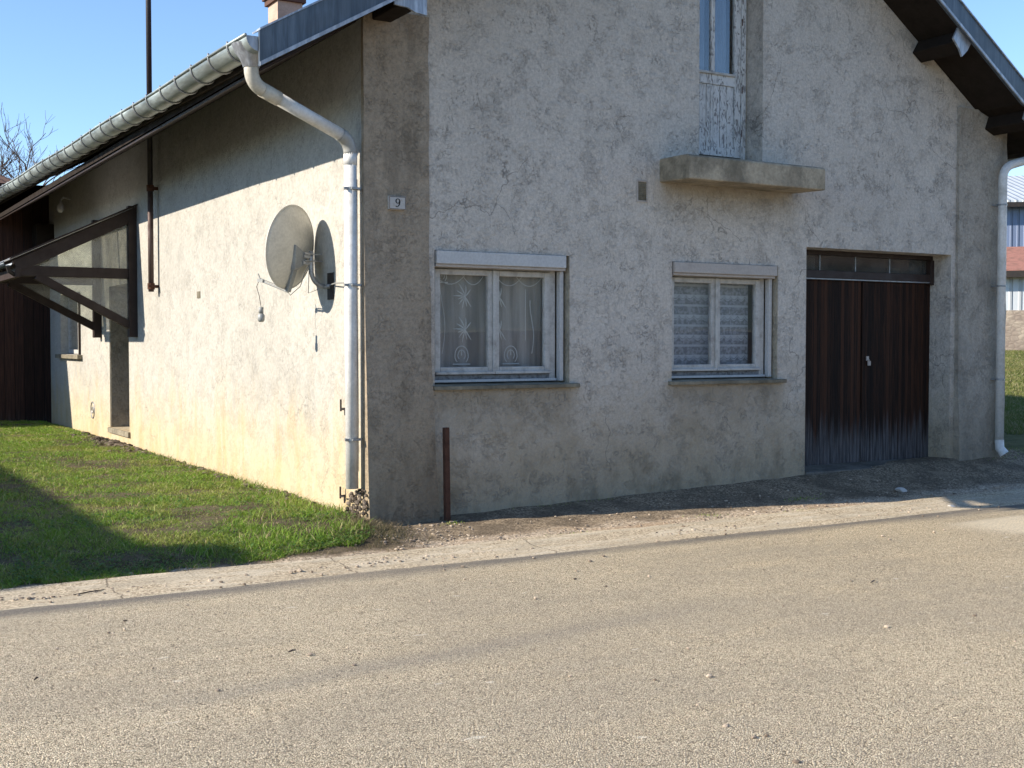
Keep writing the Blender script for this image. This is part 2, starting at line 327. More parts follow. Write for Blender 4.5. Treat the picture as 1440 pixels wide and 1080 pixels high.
h = n.math('ADD', n.math('MULTIPLY', n.ramp(e, 0, .3), n.math('ADD', rr, .5)), n.math('MULTIPLY', fin, .3))
mt['road'] = n.done(c, .85, n.bump(h, .75, .006), 0, .25)

# ground: soil under grass, old tarmac forecourt, gritty verge
n = N('soil, grit and old tarmac'); x, y, z = n.xyz()
a = n.noise(1.7, 6, .7); f = n.noise(45, 4, .7); g = n.vor(70, out='Color'); sg = n.t.nodes.new('ShaderNodeSeparateColor'); n._set(sg.inputs[0], g)
soil = n.mix(n.ramp(a, .35, .65), (.075, .058, .036), (.16, .125, .08)); soil = n.mix(n.ramp(f, .4, .65, 0, .5), soil, (.05, .04, .025))
tarm = n.mix(n.ramp(sg.outputs[0], .1, 1), (.13, .098, .066), (.38, .30, .205)); tarm = n.mix(n.ramp(a, .42, .6, 0, .6), tarm, (.10, .078, .055))
tarm = n.mix(n.math('MULTIPLY', n.ramp(n.noise(4, 5, .7), .53, .64), .6), tarm, (.33, .26, .175))
grit = n.mix(n.ramp(sg.outputs[0], 0, 1), (.24, .195, .14), (.66, .54, .40)); grit = n.mix(n.ramp(n.noise((1.5, 6, 1), 5, .7), .45, .62, 0, .6), grit, (.40, .28, .17)); grit = n.mix(n.ramp(f, .5, .65, 0, .5), grit, (.09, .07, .05))
wy = n.math('ADD', y, n.math('MULTIPLY', n.math('SUBTRACT', n.noise(1.6, 7, .78), .5), .75)); wx = n.math('ADD', x, n.math('MULTIPLY', n.math('SUBTRACT', a, .5), .6))
fore = n.ramp(wy, -.98, -.78)                         # forecourt begins
side = n.ramp(wx, -.30, .05)                          # right of the corner
c = n.mix(fore, grit, tarm)
c = n.mix(side, n.mix(n.ramp(wy, -1.25, -1.0), grit, soil), c)
gr = n.math('MULTIPLY', n.ramp(wx, 8.45, 8.8), n.ramp(wy, -.5, -.1)); gcol = n.mix(n.ramp(n.noise(3, 6, .7), .35, .65), (.075, .085, .025), (.15, .14, .055)); c = n.mix(gr, c, gcol)
far = n.ramp(n.math('MAXIMUM', n.math('ABSOLUTE', n.math('SUBTRACT', x, 2.)), n.math('ABSOLUTE', y)), 17, 24); c = n.mix(far, c, gcol)
mt['ground'] = n.done(c, .95, n.bump(n.math('ADD', f, n.math('MULTIPLY', sg.outputs[0], .6)), .8, .012), 0, .15)
n = N('gutter strip concrete'); x, y, z = n.xyz(); a = n.noise((1.2, 5, 1), 6, .7); f = n.noise(55, 4, .7)
c = n.mix(n.ramp(a, .38, .62), (.60, .52, .385), (.44, .375, .27)); c = n.mix(n.ramp(f, .45, .65, 0, .55), c, (.15, .12, .09))
gg = n.vor(85, out='Color'); sg = n.t.nodes.new('ShaderNodeSeparateColor'); n._set(sg.inputs[0], gg)
c = n.mix(n.math('MULTIPLY', n.ramp(n.noise((1.2, 6, 1), 6, .78), .44, .56), .95), c, n.mix(sg.outputs[0], (.20, .155, .10), (.66, .55, .385)))
jt = n.math('ABSOLUTE', n.math('SUBTRACT', n.math('FRACT', n.math('MULTIPLY', n.math('ADD', x, n.math('MULTIPLY', a, .16)), .62)), .5)); c = n.mix(n.ramp(jt, .006, .0, 0, .8), c, (.07, .055, .04))
mt['strip'] = n.done(c, .93, n.bump(f, .7, .008), 0, .15)

def leafmat(name, c0, c1, c2, dry=.12):
    n = N(name); g = n.t.nodes.new('ShaderNodeNewGeometry'); r = g.outputs['Random Per Island']; big = n.noise(1.3, 5, .7)
    c = n.mix(r, c0, c1); c = n.mix(n.ramp(big, .46, .66, 0, .6), c, [(a+b)*.5*k for a, b, k in zip(c1, c2, (1.1, .95, .9))]); c = n.mix(n.ramp(n.math('FRACT', n.math('MULTIPLY', r, 17.3)), 1-dry-.02, 1-dry+.02), c, c2)
    n.done(c, .55, None, 0, .3); tl = n.t.nodes.new('ShaderNodeBsdfTranslucent'); n._set(tl.inputs[0], n.mix(.5, c, (.14, .19, .02))); mx = n.t.nodes.new('ShaderNodeMixShader'); mx.inputs[0].default_value = .35
    n.t.links.new(n.b.outputs[0], mx.inputs[1]); n.t.links.new(tl.outputs[0], mx.inputs[2]); n.t.links.new(mx.outputs[0], n.out.inputs[0]); return n.m
mt['grass'] = leafmat('lawn blades', (.115, .245, .016), (.29, .43, .055), (.52, .43, .22))
mt['grass2'] = leafmat('rough lawn blades', (.11, .16, .03), (.20, .22, .06), (.38, .33, .18), .25)
mt['weed'] = leafmat('weed leaves', (.06, .14, .03), (.12, .22, .05), (.16, .2, .06), .03)
mt['dry'] = leafmat('dry stalks', (.30, .24, .15), (.20, .16, .10), (.10, .085, .05), .3)

# ------------------------------------------------------------ ground, road, gutter strip
def sstep(a, b, v): t = np.clip((v-a)/(b-a), 0, 1); return t*t*(3-2*t)
def height(x, y):
    x = np.asarray(x, float); y = np.asarray(y, float)
    foot = .045+.029*np.clip(x, 0, 9)
    front = foot*np.clip((y+1.6)/1.6, 0, 1)**1.9
    left = .02*sstep(-1.6, -1.15, y)+.13*sstep(-1.25, .25, y)+.01*sstep(0, 8, y)
    s = sstep(-.35, .25, x); h = left*(1-s)+front*s
    d = np.hypot(np.maximum(x-8.4, 0), np.maximum(y-.5, 0)*.9)
    rise = 1.32*sstep(-6, 40, d)-1.32*float(sstep(-6, 40, np.array(0.))); rise = np.where((x > 8.2) & (y > -1.2), rise*sstep(-1.2, .6, y), 0)
    h = h+np.where(y > -1.7, rise, 0); h = np.where(y < -1.72, -.02, h)
    return h
def sheet(name, xs, ys, hf, mat, uv=None):
    X, Y = np.meshgrid(xs, ys); Z = hf(X, Y); nx, ny = len(xs), len(ys)
    v = np.stack([X.ravel(), Y.ravel(), Z.ravel()], 1); i = np.arange(nx*ny).reshape(ny, nx)
    f = np.stack([i[:-1, :-1].ravel(), i[:-1, 1:].ravel(), i[1:, 1:].ravel(), i[1:, :-1].ravel()], 1)
    me = bpy.data.meshes.new(name); me.vertices.add(len(v)); me.vertices.foreach_set('co', v.ravel()); me.loops.add(f.size); me.loops.foreach_set('vertex_index', f.ravel())
    me.polygons.add(len(f)); me.polygons.foreach_set('loop_start', np.arange(len(f))*4); me.update(); me.validate()
    me.polygons.foreach_set('use_smooth', [True]*len(f)); return link(name, me, mat)
xs = np.concatenate([-np.geomspace(600, 6.5, 25), np.arange(-6, 12, .12), np.geomspace(12, 70, 60), np.geomspace(75, 900, 18)])
ys = np.concatenate([-np.geomspace(600, 3, 25), np.arange(-2.6, 0.6, .06), np.arange(.6, 16, .2), np.geomspace(16, 80, 60), np.geomspace(85, 900, 18)])
lump = lambda X, Y: np.where(X > .2, .35, 1)*.008*np.sin(X*3.1+Y*1.7)*np.sin(Y*4.3-X*.9)*(np.abs(Y) < 30)+.006*np.sin(X*9.7)*np.sin(Y*8.1+X)
tag(sheet('ground', xs, ys, lambda X, Y: height(X, Y)+np.where(Y > -1.7, lump(X, Y), 0), mt['ground']), 'soil, grit and dark forecourt tarmac round the house', None, None, 'structure')
rx = np.concatenate([-np.geomspace(300, 8, 20), np.arange(-7.8, 12, .1), np.geomspace(12, 300, 20)])
def road_y(X, Y):  # ragged edge is done by warping the last rows
    return Y
ry = np.concatenate([np.linspace(-14, -3, 12), np.arange(-2.9, -1.79, .1), [-1.76, -1.745]])
ro = sheet('road', rx, ry, lambda X, Y: .012-.0006*np.abs(Y+7.5)**2*.3+0*X, mt['road'])
me = ro.data; co = np.zeros(len(me.vertices)*3); me.vertices.foreach_get('co', co); co = co.reshape(-1, 3)
last = co[:, 1] > -1.78; co[last, 1] += .022*np.sin(co[last, 0]*2.3)+.018*np.sin(co[last, 0]*5.3)+.014*np.sin(co[last, 0]*17+1)+.012*np.sin(co[last, 0]*29)+rng.normal(0, .01, last.sum())
last = co[:, 1] > -1.90; co[last, 2] = np.interp(co[last, 1], [-1.9, -1.78, -1.70], [.006, .006, .000]); me.vertices.foreach_set('co', co.ravel()); me.update()
tag(ro, 'sunlit tan chip-seal village road in the foreground', None, None, 'structure')
st = sheet('gutter_strip', np.arange(-8, 40, .1), np.linspace(-1.83, -1.22, 14), lambda X, Y: np.interp(Y, [-1.83, -1.76, -1.6, -1.35, -1.22], [-.012, .0, -.002, .016, .028])+.003*np.sin(X*9)*np.sin(Y*40+X)+.004*np.sin(X*2.1)+np.where(X > 0, .004*np.clip(X, 0, 12)*(Y+1.8)/.6, 0)+.012, mt['strip'])
me = st.data; co = np.zeros(len(me.vertices)*3); me.vertices.foreach_get('co', co); co = co.reshape(-1, 3)
last = co[:, 1] > -1.23; co[last, 1] += .03*np.sin(co[last, 0]*3.3)+.02*np.sin(co[last, 0]*13+1)+.012*np.sin(co[last, 0]*29); co[last, 2] -= .03; me.vertices.foreach_set('co', co.ravel()); me.update()
tag(st, 'worn pale concrete gutter strip between road and house', None, None, 'structure')

# ------------------------------------------------------------ the house
XL, XR, YB = -.05, 8.25, 14.3
def under(x):
    if x < 4.18: return 4.376+.577*x
    if x < 7.75: return min(9.54-.676*x, 6.9)
    return 9.54-.676*7.75-.36*(x-7.75)
xr = (9.54-4.376)/(.577+.676); zr = 4.376+.577*xr
house = empty('house', (4, 0, 0), 'grey rendered gabled village house with garage door, filling the middle of the photo', 'house')
poly = [(XL, -.3), (XR, -.3), (XR, under(XR)+.02), (7.75, under(7.75)+.02), (xr, zr+.02), (XL, under(XL)+.02)]
cut(MB().prism(poly, 'y', 0, .34), [(.62, 2.04, -.1, .5, 1.225, 2.415), (3.25, 4.65, -.1, .5, 1.225, 2.405), (5.05, 7.33, -.1, .5, -.1, 2.62), (3.58, 4.42, -.1, .5, 3.40, 5.75)], 'front_wall', mt['front'], house)
cut(MB().box(XL-.004, .30, .012, YB, -.3, 4.34), [(-.4, .5, 8.27, 9.48, .32, 2.45), (-.4, .5, 11.6, 13.3, 1.40, 2.45)], 'side_wall', mt['side'], house)
MB().box(7.95, XR, .341, YB, -.3, under(XR)).build('side_wall', mt['side'], house)
bp = [(p[0], p[1]) for p in poly]; MB().prism(bp, 'y', YB+.001, YB+.25).build('back_wall', mt['side'], house)
MB().box(.31, 7.94, .36, 14, .02, .06).build('inner_floor', mt['room'], house)
MB().box(.31, 7.94, .36, 14, 2.75, 2.9).build('inner_ceiling', mt['room'], house)
MB().box(.31, 7.94, 3.4, 3.5, .1, 2.7).build('inner_wall', mt['room'], house); MB().box(3.1, 3.2, .36, 3.39, .1, 2.7).build('inner_wall', mt['room'], house)
# battered corner pilasters
def pilaster(x0, x1, flare, zt, m, yt, yb):
    zs = np.linspace(-.2, zt, 26); v = []; f = []
    for i, z in enumerate(zs):
        t = 1-np.clip(z/2.6, 0, 1); yy = yt+(yb-yt)*t**1.4; jit = .006*math.sin(z*7.3)+.004*math.sin(z*17)
        xx1 = x1+flare*t**2+jit; xs_ = np.linspace(x0, xx1, 8)
        for k, q in enumerate(xs_): v.append((q, yy+.004*math.sin(q*13+z*5)+(.012 if k == 7 else 0), z))
        v.append((xx1, .02, z)); v.append((x0, .02, z))
    n = 10
    for i in range(len(zs)-1):
        for k in range(n): f.append((i*n+k, i*n+(k+1) % n, (i+1)*n+(k+1) % n, (i+1)*n+k))
    f.append(tuple(range((len(zs)-1)*n, len(zs)*n))); return MB().add(v, f).build('corner_pilaster', m, house)
p = pilaster(XL-.012, .56, .05, 4.42, mt['pil'], -.03, -.13); p['label'] = 'brown stained left corner pilaster'
p = pilaster(7.40, 8.262, -.08, 4.32, mt['pilR'], -.04, -.10); p['label'] = 'grey right corner pilaster'
# roof: soffit deck, tiles, verge boards
yA, yZ = -.58, 14.9
xe, xw = -1.03, 8.78
prof = [(xe, under(xe)), (xr, zr), (7.75, under(7.75)), (xw, under(xw))]
def off(d): return [(x, z+d) for x, z in prof]
roof = MB().prism(off(0)+off(.07)[::-1], 'y', yA, yZ).build('roof', mt['soffit'], house)
tm = MB()
def tilefield(x0, z0, x1, z1, first):
    L = math.hypot(x1-x0, z1-z0); nc = int(L/.33); ny = int((yZ-yA)/.055); V = []; Fc = []; sg_ = 1 if x1 > x0 else -1; nx_, nz_ = -(z1-z0)/L*sg_, (x1-x0)/L*sg_
    for i in range(nc+1):
        for e in (0, 1):
            t = min(1, (i+(.98 if e else 0))/(nc+1)); hh = .105 if e else .135
            for j in range(ny+1):
                yj = yA+(yZ-yA)*j/ny; wv = .022*abs(math.sin(j*math.pi/4)); V.append((x0+(x1-x0)*t+nx_*(hh+wv), yj, z0+(z1-z0)*t+nz_*(hh+wv)+(.0145*(yj-yA)*(1-t) if first == 1 and x0 < 0 else 0)))
    m_ = ny+1
    for r_ in range(2*(nc+1)-1):
        for j in range(ny): Fc.append((r_*m_+j, r_*m_+j+1, (r_+1)*m_+j+1, (r_+1)*m_+j))
    tm.add(V, Fc)
tilefield(xe-.06, under(xe)-.035, xr, zr, 1); tilefield(7.75, under(7.75), xr, zr, 1); tilefield(xw+.05, under(xw)-.02, 7.75, under(7.75), 1)
ti = link('roof_tiles', tm.mesh(), mt['tile'], roof)
MB().add([(xe+dx, yy_, under(xe)+dz+(.0145*(yy_-yA) if dz > 0 else 0)) for yy_ in (yA+.02, yZ) for dx, dz in ((-.03, .015), (-.001, .015), (-.001, .20), (-.03, .20))], [(0, 1, 2, 3), (7, 6, 5, 4), (0, 4, 5, 1), (1, 5, 6, 2), (2, 6, 7, 3), (3, 7, 4, 0)]).build('fascia', mt['fascia'], roof)
MB().prism([(xw, under(xw)-.05), (xw+.03, under(xw)-.05), (xw+.03, under(xw)+.09), (xw, under(xw)+.09)], 'y', yA+.02, yZ).build('fascia', mt['fascia'], roof)
MB().prism([(xe+.02, under(xe)-.025), (XL-.02, under(XL)-.025), (XL-.02, under(XL)-.001), (xe+.02, under(xe)-.001)], 'y', .1, YB).build('eave_boards', mt['brown'], roof)
VH = .265
def verge(pts, label):
    o = MB()
    for (x0, z0), (x1, z1) in zip(pts[:-1], pts[1:]): o.prism([(x0, z0), (x1, z1), (x1, z1+VH), (x0, z0+VH)], 'y', -.615, -.583)
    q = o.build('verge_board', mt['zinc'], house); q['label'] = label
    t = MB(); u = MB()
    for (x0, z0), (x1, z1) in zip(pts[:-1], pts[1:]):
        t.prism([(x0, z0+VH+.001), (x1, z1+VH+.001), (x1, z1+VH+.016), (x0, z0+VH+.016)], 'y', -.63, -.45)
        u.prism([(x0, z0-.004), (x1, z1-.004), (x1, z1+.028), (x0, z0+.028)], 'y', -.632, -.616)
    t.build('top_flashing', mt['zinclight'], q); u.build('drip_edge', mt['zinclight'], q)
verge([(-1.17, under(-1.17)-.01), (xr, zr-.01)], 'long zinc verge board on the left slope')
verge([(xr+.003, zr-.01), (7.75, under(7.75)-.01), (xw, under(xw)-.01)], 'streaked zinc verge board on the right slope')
# purlin ends
def purlin(x, zt, sl, cap_mb, dp_=.17):
    r_ = random.random(); u = MB(); a = math.atan(sl); c_, s_ = math.cos(a), math.sin(a)
    pl = [(x+c_*dx-s_*dz, zt+s_*dx+c_*dz) for dx, dz in ((-.09, -dp_), (.09, -dp_), (.09, -.003), (-.09, -.003))]
    pp = u.prism(pl, 'y', -.55, -.001).build('purlin_end', mt['soffit'], house, .012)
    q = MB().prism([(x+c_*dx-s_*dz, zt+s_*dx+c_*dz) for dx, dz in cap_mb], 'y', -.575, -.553).build('zinc_cap', mt['zinclight'], pp)
purlin(6.80, under(6.80), -.676, [(-.13, .0), (.13, .0), (.13, -.10), (.10, -.21), (.02, -.17), (-.12, -.14)])
purlin(7.98, under(7.98)+.01, -.40, [(-.12, .0), (.12, .0), (.12, -.12), (.10, -.2), (.0, -.16), (-.12, -.14)])
purlin(.11, under(.11)-.04, .0, [(-.14, .0), (.15, .0), (.15, -.13), (.05, -.12), (-.02, -.09), (-.14, -.08)], .075)
purlin(3.0, under(3.0), .577, [(-.13, .0), (.13, .0), (.13, -.16), (-.12, -.15)])
# gutters with brackets
def gutter(xc, r, y0, y1, z0, slope, sgn, nb, label):
    o = MB(); prof_ = [(xc+sgn*-r*math.cos(a), -r*math.sin(a)) for a in np.linspace(0, math.pi, 15)]
    inn = [(xc+sgn*-(r-.006)*math.cos(a), -(r-.006)*math.sin(a)) for a in np.linspace(0, math.pi, 15)]
    sec = prof_+inn[::-1]; ns = 28; V = []; Fc = []
    for i in range(ns+1):
        yv = y0+(y1-y0)*i/ns; zz = z0+slope*(yv-y0)+.008*math.sin(i*.9)
        V += [(px, yv, zz+pz) for px, pz in sec]
    m_ = len(sec)
    for i in range(ns):
        for k in range(m_): Fc.append((i*m_+k, i*m_+(k+1) % m_, (i+1)*m_+(k+1) % m_, (i+1)*m_+k))
    g_ = o.add(V, Fc).build('gutter', mt['gutter'], house, 0, True); g_['label'] = label
    zf = lambda yv: z0+slope*(yv-y0)+.008*math.sin((yv-y0)/(y1-y0)*28*.9)
    MB().tube([(xc-sgn*(r+.004), yv, zf(yv)+.004) for yv in np.linspace(y0, y1, 29)], .012, 8).build('bead', mt['gutter'], g_, 0, True)
    MB().prism([(xc+sgn*-r*math.cos(a), z0-(r)*math.sin(a)) for a in np.linspace(0, math.pi, 15)], 'y', y0-.004, y0+.002).build('end_cap', mt['zinclight'], g_)
    for k in range(nb):
        yb = -.14+.5*k
        pr = [(xc-sgn*(r+.008)*math.cos(a), zf(yb)-(r+.008)*math.sin(a)) for a in np.linspace(-.25, math.pi, 14)]
        MB().tube([(a_, yb, b_) for a_, b_ in pr], .0085, 6).build('gutter_bracket', mt['galv'], g_, 0, True)
    return g_
GZ = 3.915
gl = gutter(-1.15, .112, -.575, 14.9, GZ, .0145, 1, 30, 'long zinc gutter above the sunlit side wall')
gr_ = gutter(xw+.10, .08, -.56, 14.9, under(xw)+.0, .004, -1, 8, 'right gutter')
# gutter outlet + left downpipe with swan neck
gx, gy = -1.15, -.36
MB().tube([(gx, gy, GZ-.02), (gx, gy, GZ-.08), (gx, gy, GZ-.13), (gx, gy, GZ-.19)], [.150, .125, .085, .062], 18, False).build('outlet', mt['zinclight'], gl, 0, True)
px_, py_ = XL-.105, .04
dp = empty('downpipe', (px_, py_, .4), None, None); del_keys = [k for k in dp.keys()]; dp.parent = house; dp.matrix_parent_inverse = Matrix.Translation(-house.location); dp.location = (px_, py_, .4)
dp['label'] = 'white downpipe with a swan neck at the left corner'
def sub(mb, name, m, par, **k):
    o = mb.build(name, m, None, **k); o.parent = par; o.matrix_parent_inverse = Matrix.Translation(-par.location); return o
PR = .054
top = (gx, gy, GZ-.16); e1 = (gx, gy, GZ-.31); e2 = (px_, py_, 3.31)
d = (Vector(e2)-Vector(e1)).normalized()
a1 = Vector(e1)+d*.12; a2 = Vector(e2)-d*.13
sub(MB().tube([top, (gx, gy, GZ-.20)]+arc((gx, gy, GZ-.20), e1, a1, 8)[1:], PR+.002, 18), 'upper_elbow', mt['pipebeige'], dp, smooth=True)
sub(MB().tube([a1-d*.01, a1+d*.16], PR+.005, 18), 'collar', mt['pipebeige'], dp, smooth=True)
sub(MB().tube([a1+d*.12, a2+d*.01], PR-.001, 18), 'sloping_pipe', mt['pipe'], dp, smooth=True)
sub(MB().tube(arc(a2, e2, (px_, py_, 3.19), 8), PR+.004, 18), 'lower_elbow', mt['pipegrey'], dp, smooth=True)
sub(MB().tube([(px_, py_, 3.195), (px_, py_, 1.9), (px_+.004, py_, .36)], PR, 20), 'vertical_pipe', mt['pipe'], dp, smooth=True)
sub(MB().tube([(px_, py_, 3.20), (px_, py_, 3.10)], PR+.004, 20), 'collar', mt['pipe'], dp, smooth=True)
for zb in (2.90, 2.09, .78):
    m_ = MB().tube([(px_, py_, zb-.012), (px_, py_, zb+.012)], PR+.004, 18); m_.box(px_, XL, py_-.008, py_+.008, zb-.008, zb+.008); m_.box(px_-.075, px_-.04, py_-.045, py_-.03, zb-.01, zb+.01); m_.box(px_-.02, px_+.06, py_-.08, py_-.05, zb-.008, zb+.008)
    sub(m_, 'pipe_bracket', mt['galv'], dp)
# right downpipe
dr = empty('downpipe', (8.02, -.16, .3), None, None); dr.parent = house; dr.matrix_parent_inverse = Matrix.Translation(-house.location); dr['label'] = 'grey white downpipe at the right corner'
qx, qy = 8.02, -.155; gx2 = xw+.10
e2 = Vector((qx, qy, 3.66)); e1 = Vector((gx2, -.30, under(xw)-.02)); d = (e1-e2).normalized()
sub(MB().tube([(qx, qy, .42), (qx, qy, 3.5)]+arc((qx, qy, 3.5), e2, e2+d*.14, 8)[1:]+[tuple(e1-d*.05)], .05, 18), 'pipe', mt['pipe'], dr, smooth=True)
sub(MB().tube([tuple(e1-d*.1), tuple(e1), (gx2, -.30, under(xw)-.05)], .052, 14), 'upper_elbow', mt['pipe'], dr, smooth=True)
sub(MB().tube([(qx, qy, .46), (qx+.003, qy-.005, .36), (qx+.03, qy-.05, .29)], [.053, .053, .058], 16, False), 'shoe', mt['pipe'], dr, smooth=True)
for zb in (3.22, 2.27, 1.17):
    m_ = MB().tube([(qx, qy, zb-.011), (qx, qy, zb+.011)], .054, 16); m_.box(qx-.06, qx+.02, qy+.03, -.06, zb-.008, zb+.008); sub(m_, 'pipe_bracket', mt['galv'], dr)
# chimney
ch = MB().box(2.11, 2.50, 8.0, 8.42, 5.4, 6.76).build('chimney', mt['chim'], house)
MB().box(2.07, 2.54, 7.95, 8.47, 6.71, 6.79).box(2.04, 2.57, 7.92, 8.50, 6.791, 6.9).build('chimney_cap', mt['chimcap'], ch)
# balcony slab
b = MB().prism([(0.02, 3.17), (-.46, 3.155), (-.46, 3.375), (-.40, 3.395), (0.02, 3.40)], 'x', 3.09, 4.86).build('balcony_slab', mt['balc'], house, .014)

# front windows
def window(x0, x1, z0, z1, box0, box1, boxm, label, beige):
    w_ = empty('window', ((x0+x1)/2, .12, z0), None, None); w_.parent = house; w_.matrix_parent_inverse = Matrix.Translation(-house.location); w_['label'] = label
    A = .12; xr_ = x1-.085; P = mt['whitepaint']
    s = lambda mb, nm, m, **k: sub(mb, nm, m, w_, **k)
    # outer frame
    f = MB().box(x0, x0+.05, A, A+.07, z0+.02, box0+.02); f.box(xr_-.065, xr_, A, A+.07, z0+.02, box0+.02); f.box(x0+.05, xr_-.065, A, A+.07, box0-.01, box0+.02); s(MB().box(x0+.0505, xr_-.0655, A+.001, A+.069, z0+.046, z0+.085), 'bottom_rail', mt['worn'])
    s(f, 'frame', P, bevel=.004)
    s(MB().box(x0+.01, xr_, A-.028, A-.002, z0+.021, z0+.045), 'weather_bar', mt['white'], bevel=.004)
    mid = (x0+.05+xr_-.065)/2+.0; zb, zt = z0+.095, box0-.015
    for (a_, b_) in ((x0+.055, mid-.002), (mid+.002, xr_-.07)):
        f = MB(); t_ = .056; y0, y1 = A-.016, A+.04
        f.box(a_, a_+t_, y0, y1, zb, zt).box(b_-t_, b_, y0, y1, zb, zt).box(a_+t_, b_-t_, y0+.001, y1, zb, zb+.062).box(a_+t_, b_-t_, y0+.001, y1, zt-.05, zt)
        s(f, 'sash', P, bevel=.006)
        s(MB().box(a_, b_, y0-.028, y0-.001, zb-.004, zb+.022), 'drip_rail', P, bevel=.006)
        s(MB().box(a_+t_-.008, b_-t_+.008, y0+.030, y0+.034, zb+.055, zt-.045), 'pane', mt['glass'])
    s(MB().box(mid-.017, mid+.017, A-.036, A-.017, zb-.001, zt), 'cover_strip', P, bevel=.005)
    # roller shutter box and guide rail
    s(MB().box(x0+.012, box1, -.028, A+.07, box0+.021, z1-.004), 'shutter_box', boxm, bevel=.006)
    s(MB().box(x0+.012, x1-.05, -.005, A-.03, box0-.004, box0+.020), 'shutter_lip', mt['beige'], bevel=.003)
    s(MB().box(xr_+.012, xr_+.052, .055, .118, z0+.02, box0-.005), 'guide_rail', mt['white'], bevel=.004)
    s(MB().box(xr_+.052, x1+.02, .122, .2, z0, box0+.02), 'back_strip', mt['reveal'])
    # reveal skins in bare render
    s(MB().box(x1-.006, x1+.004, .003, .34, z0, z1), 'reveal', mt['reveal'])
    s(MB().prism([(-.05, z0-.042), (-.05, z0-.006), (.2, z0+.018), (.2, z0-.042)], 'x', x0-.03 if not beige else x0-.045, x1+.09), 'sill', mt['sill'], bevel=.006)
    # curtain just inside
    return w_, x0+.05, xr_-.06, z0+.09, box0
def curtain(par, xa, xb, za, zb, m, amp=.012, per=.11, y=.235):
    xs_ = np.linspace(xa, xb, 120); zs_ = np.linspace(za, zb, 6); V = [(x_, y+amp*math.sin(x_*2*math.pi/per+.6*math.sin(z_*3))+.01*math.sin(x_*9), z_) for z_ in zs_ for x_ in xs_]
    Fc = [(j*120+i, j*120+i+1, (j+1)*120+i+1, (j+1)*120+i) for j in range(5) for i in range(119)]
    return sub(MB().add(V, Fc), 'curtain', m, par, smooth=True)
W1, xa, xb, za, zb = window(.62, 2.04, 1.225, 2.415, 2.275, 1.985, mt['white'], 'left window with a patterned sheer curtain and white shutter box', False)
curtain(W1, xa, xb-.03, za, zb, mt['sheer'], .006, .13)
em = MB(); yq = .205
def flush():
    global em
    sub(em, 'embroidery', mt['embroid'], W1); em = MB()
def spray(cx, cz, s_, a0, a1, k):
    for i in range(k):
        a = R(a0+(a1-a0)*i/(k-1)); L = s_*(.8+.3*((i*7) % 3)/2); pts = [(cx+math.cos(a)*L*t-math.sin(a)*.15*L*t*t, cz+math.sin(a)*L*t-.12*L*t*t) for t in np.linspace(0, 1, 6)]
        em.ribbon(pts, [.002, .007, .010, .009, .006, .002], yq)
for cx, k in ((.99, 1), (1.455, -1)):
    for cz in (2.02, 1.72):
        spray(cx+.05*k, cz, .13, 50 if k > 0 else 75, 170 if k > 0 else 160, 5); spray(cx+.05*k, cz, .10, -170, -60, 5); flush()
def bell(cx, cz, s_):
    for q in (1, .55):
        em.ribbon([(cx+s_*q*.45*math.cos(t)*(1 if math.sin(t) > -.2 else 1.05), cz+s_*(.55*math.sin(t)*q)) for t in np.linspace(-.9, math.pi+.9, 16)], .007, yq)
    em.ribbon([(cx-s_*.6, cz-s_*.55), (cx+s_*.6, cz-s_*.55)], .009, yq); em.ribbon([(cx, cz-.03*s_), (cx, cz+.35*s_)], .008, yq); flush()
bell(1.00, 1.49, .15); bell(1.52, 1.49, .15); bell(.80, 2.2, .10)
for cx, w_ in ((.88, .2), (1.12, .14), (1.50, .18), (1.72, .18)): em.ribbon([(cx+w_*t, 2.27-.14*(1-t*t)) for t in np.linspace(-1, 1, 12)], .006, yq); flush()
em.ribbon([(1.75+.02*math.sin(t*5), 1.5+t*.5) for t in np.linspace(0, 1, 12)], .006, yq); flush(); em.ribbon([(.80+.03*math.sin(t*4), 1.5+t*.6) for t in np.linspace(0, 1, 12)], .004, yq); flush(); em.ribbon([(1.68, 2.1), (1.68, 1.62)], .005, yq)
flush()
W2, xa, xb, za, zb = window(3.25, 4.65, 1.225, 2.405, 2.275, 4.615, mt['beige'], 'right window with banded lace curtain and beige shutter box', True)
curtain(W2, xa, xb-.05, za, zb, mt['lace'], .003, .2)

# garage door
gd = empty('garage_door', (6.2, .28, .25), None, None); gd.parent = house; gd.matrix_parent_inverse = Matrix.Translation(-house.location)
s = lambda mb, nm, m, **k: sub(mb, nm, m, gd, **k)
s(MB().box(5.04, 6.245, .30, .34, .25, 2.30), 'door_leaf', mt['garage']); s(MB().box(6.252, 7.34, .30, .34, .25, 2.30), 'door_leaf', mt['garage'])
s(MB().box(6.20, 6.285, .286, .299, .26, 2.29), 'cover_strip', mt['garage'], bevel=.003)
s(MB().box(5.05, 7.33, .25, .34, 2.315, 2.40), 'transom_bar', mt['brown'], bevel=.006); s(MB().box(5.05, 7.33, .26, .34, 2.57, 2.618), 'head_beam', mt['brown'], bevel=.006)
s(MB().box(5.05, 7.33, .255, .30, 2.301, 2.313), 'metal_rail', mt['galv'])
s(MB().box(7.27, 7.33, .24, .34, 2.28, 2.569), 'side_post', mt['brown'], bevel=.004)
s(MB().box(5.05, 7.268, .31, .314, 2.401, 2.569), 'transom_pane', mt['dirtyglass'])
for xx in (5.55, 6.1, 6.65): s(MB().box(xx-.006, xx+.006, .302, .309, 2.401, 2.569), 'glazing_bar', mt['galv'])
s(MB().box(5.2, 5.5, .33, .332, 2.41, 2.565), 'cloth', mt['embroid']); s(MB().box(6.62, 6.85, .33, .34, 2.41, 2.47), 'cloth', mt['beige'])
